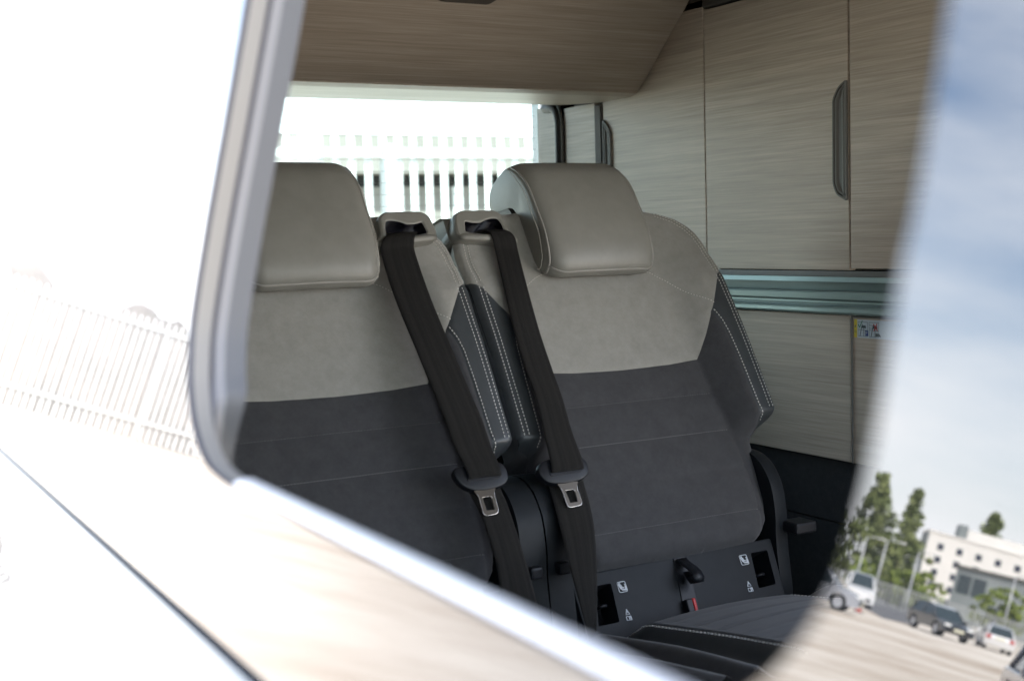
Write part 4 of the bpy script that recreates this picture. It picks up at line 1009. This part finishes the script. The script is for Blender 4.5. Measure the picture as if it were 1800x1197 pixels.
# traffic cones
def cone(loc, lab):
    root = thing('traffic_cone', (*loc, 0), lab, 'cone', 'traffic cones')
    bm = bmesh.new(); bbox(bm, (-.2, -.2, 0), (.2, .2, .04), .01); done('base', bm, M['rubber'], root, local=True)
    bm = bmesh.new(); bmesh.ops.create_cone(bm, cap_ends=True, segments=16, radius1=.15, radius2=.03, depth=.7, matrix=Matrix.Translation((0, 0, .39))); done('cone_body', bm, M['lamp_red'], root, local=True)
    bm = bmesh.new(); bmesh.ops.create_cone(bm, cap_ends=False, segments=16, radius1=.116, radius2=.082, depth=.2, matrix=Matrix.Translation((0, 0, .45))); done('reflective_band', bm, M['car_white'], root, local=True)
cone((-46.0, 43.6), 'red traffic cone in front of the parked white van in the reflection'); cone((-58.5, 42.3), 'red traffic cone beside the white hatchback in the reflection'); cone((-105, 88.5), 'distant red traffic cone by the small white car in the reflection')
# lamp posts
def lamp_post(x, y, h, lab, two=False):
    root = thing('lamp_post', (x, y, 0), lab, 'lamp post', 'car park lamp posts')
    bm = bmesh.new(); tube(bm, [(x, y, 0), (x, y, 1.2), (x, y, h)], [.13, .10, .075], 10); done('pole', bm, M['post_steel'], root)
    bm = bmesh.new(); tube(bm, [(x, y, h-.1), (x-.3, y-.35, h+.12), (x-.75, y-.85, h+.18)], .05, 8); done('arm', bm, M['post_steel'], root)
    bm = bmesh.new(); c = Vector((x-.95, y-1.08, h+.19)); bbox(bm, tuple(c-Vector((.28, .32, .07))), tuple(c+Vector((.28, .32, .07))), .05); done('lamp_head', bm, M['lamp'], root)
lamp_post(-97.5, 93.3, 6.0, 'thin grey lamp post left of the tall conifer in the reflection')
lamp_post(-99.0, 92.0, 6.2, 'grey lamp post in front of the tall conifer in the reflection')
lamp_post(-101.6, 90.0, 6.0, 'grey lamp post between the two conifers in the reflection')
lamp_post(-112.5, 86.8, 6.6, 'tall grey lamp post before the grey office in the reflection')
# trees
def tree(loc, h, rad, leaf, lab, n=2600, seed=1, base=.12, cat='tree', name='conifer_tree', kind='cone', ls=.24):
    rnd = random.Random(seed); x0_, y0_ = loc
    root = thing(name, (x0_, y0_, 0), lab, cat, 'trees behind the car park fence' if cat == 'tree' else 'bushes behind the car park fence')
    bm = bmesh.new(); tube(bm, [(x0_, y0_, 0), (x0_+.05, y0_, h*.4), (x0_, y0_, h*.93)], [h*.022, h*.015, h*.004], 8)
    for k in range(22):
        z = h*(base+.8*rnd.random()); a = rnd.random()*6.283; l = rad*(1-z/h)*.8+.2
        tube(bm, [(x0_, y0_, z), (x0_+l*math.cos(a), y0_+l*math.sin(a), z+.15*l)], [h*.005, h*.0015], 5)
    done('trunk', bm, M['bark'], root)
    clumps = []
    for k in range(int(120 if kind == 'cone' else 60)):
        t = rnd.random()**.9; z = h*(base+(1-base)*t)
        env = ((1-t)**.85*rad+.25)*(.55+.6*rnd.random()) if kind == 'cone' else rad*math.sqrt(max(.05, 1-(2*t-1)**2))
        a = rnd.random()*6.283; q = env*(rnd.random()**.5)
        clumps.append((x0_+q*math.cos(a), y0_+q*math.sin(a), min(z, h*.98), (.052*h+.2)*(.6+.8*rnd.random())*(1.15-.6*t)))
    bm = bmesh.new()
    for k in range(n):
        cx, cy, cz, cr_ = clumps[rnd.randrange(len(clumps))]
        v = Vector((rnd.gauss(0, 1), rnd.gauss(0, 1), rnd.gauss(0, .75))); v = v.normalized()*cr_*rnd.random()**.4
        p = Vector((cx, cy, cz))+v
        if p.z < .1: continue
        a = Vector((rnd.gauss(0, 1), rnd.gauss(0, 1), rnd.gauss(0, .7)-.3)).normalized(); b = a.orthogonal().normalized(); b = (b*math.cos(k)+a.cross(b)*math.sin(k)); s_ = ls*(.6+.8*rnd.random())
        bm.faces.new([bm.verts.new(p+a*s_*i_+b*s_*.55*j_) for i_, j_ in ((-1, 0), (0, -1), (1, 0), (0, 1))])
    done('crown', bm, M[leaf], root, fix=False)
tree((-109.0, 104.0), 14.2, 4.4, 'leaf_a', 'tall dark conifer, largest of the trees in the tinted pane', 6500, 3)
tree((-105.0, 106.5), 9.6, 4.0, 'leaf_a', 'shorter dark conifer at the left of the tallest tree in the reflection', 5000, 4)
tree((-125.8, 113.9), 14.6, 2.9, 'leaf_a', 'slender pointed conifer beside the white apartment block in the reflection', 4600, 5)
tree((-115.0, 104.5), 8.0, 4.2, 'leaf_a', 'broad low tree filling the gap between the two tallest conifers', 5000, 6, .05, kind='round')
tree((-249.0, 201.0), 26.0, 5.0, 'leaf_a', 'distant tree rising behind the roof of the white apartment block', 3000, 7, .3, ls=.55)
tree((-111.5, 99.5), 4.2, 2.4, 'leaf_b', 'bright yellow green bush at the foot of the slender conifer', 2200, 8, .05, 'bush', 'garden_bush', 'round', .25)
tree((-104.0, 98.5), 3.8, 1.8, 'leaf_b', 'bright green bush below the tallest conifer in the reflection', 1200, 9, .05, 'bush', 'garden_bush', 'round', .25)
tree((-121.0, 93.5), 5.4, 3.6, 'leaf_b', 'large bright bush in front of the grey office in the reflection', 2200, 10, .05, 'bush', 'garden_bush', 'round', .28)
tree((-129.0, 112.5), 5.0, 3.0, 'leaf_b', 'yellow green bush at the base of the white apartment block', 1600, 11, .05, 'bush', 'garden_bush', 'round', .28)
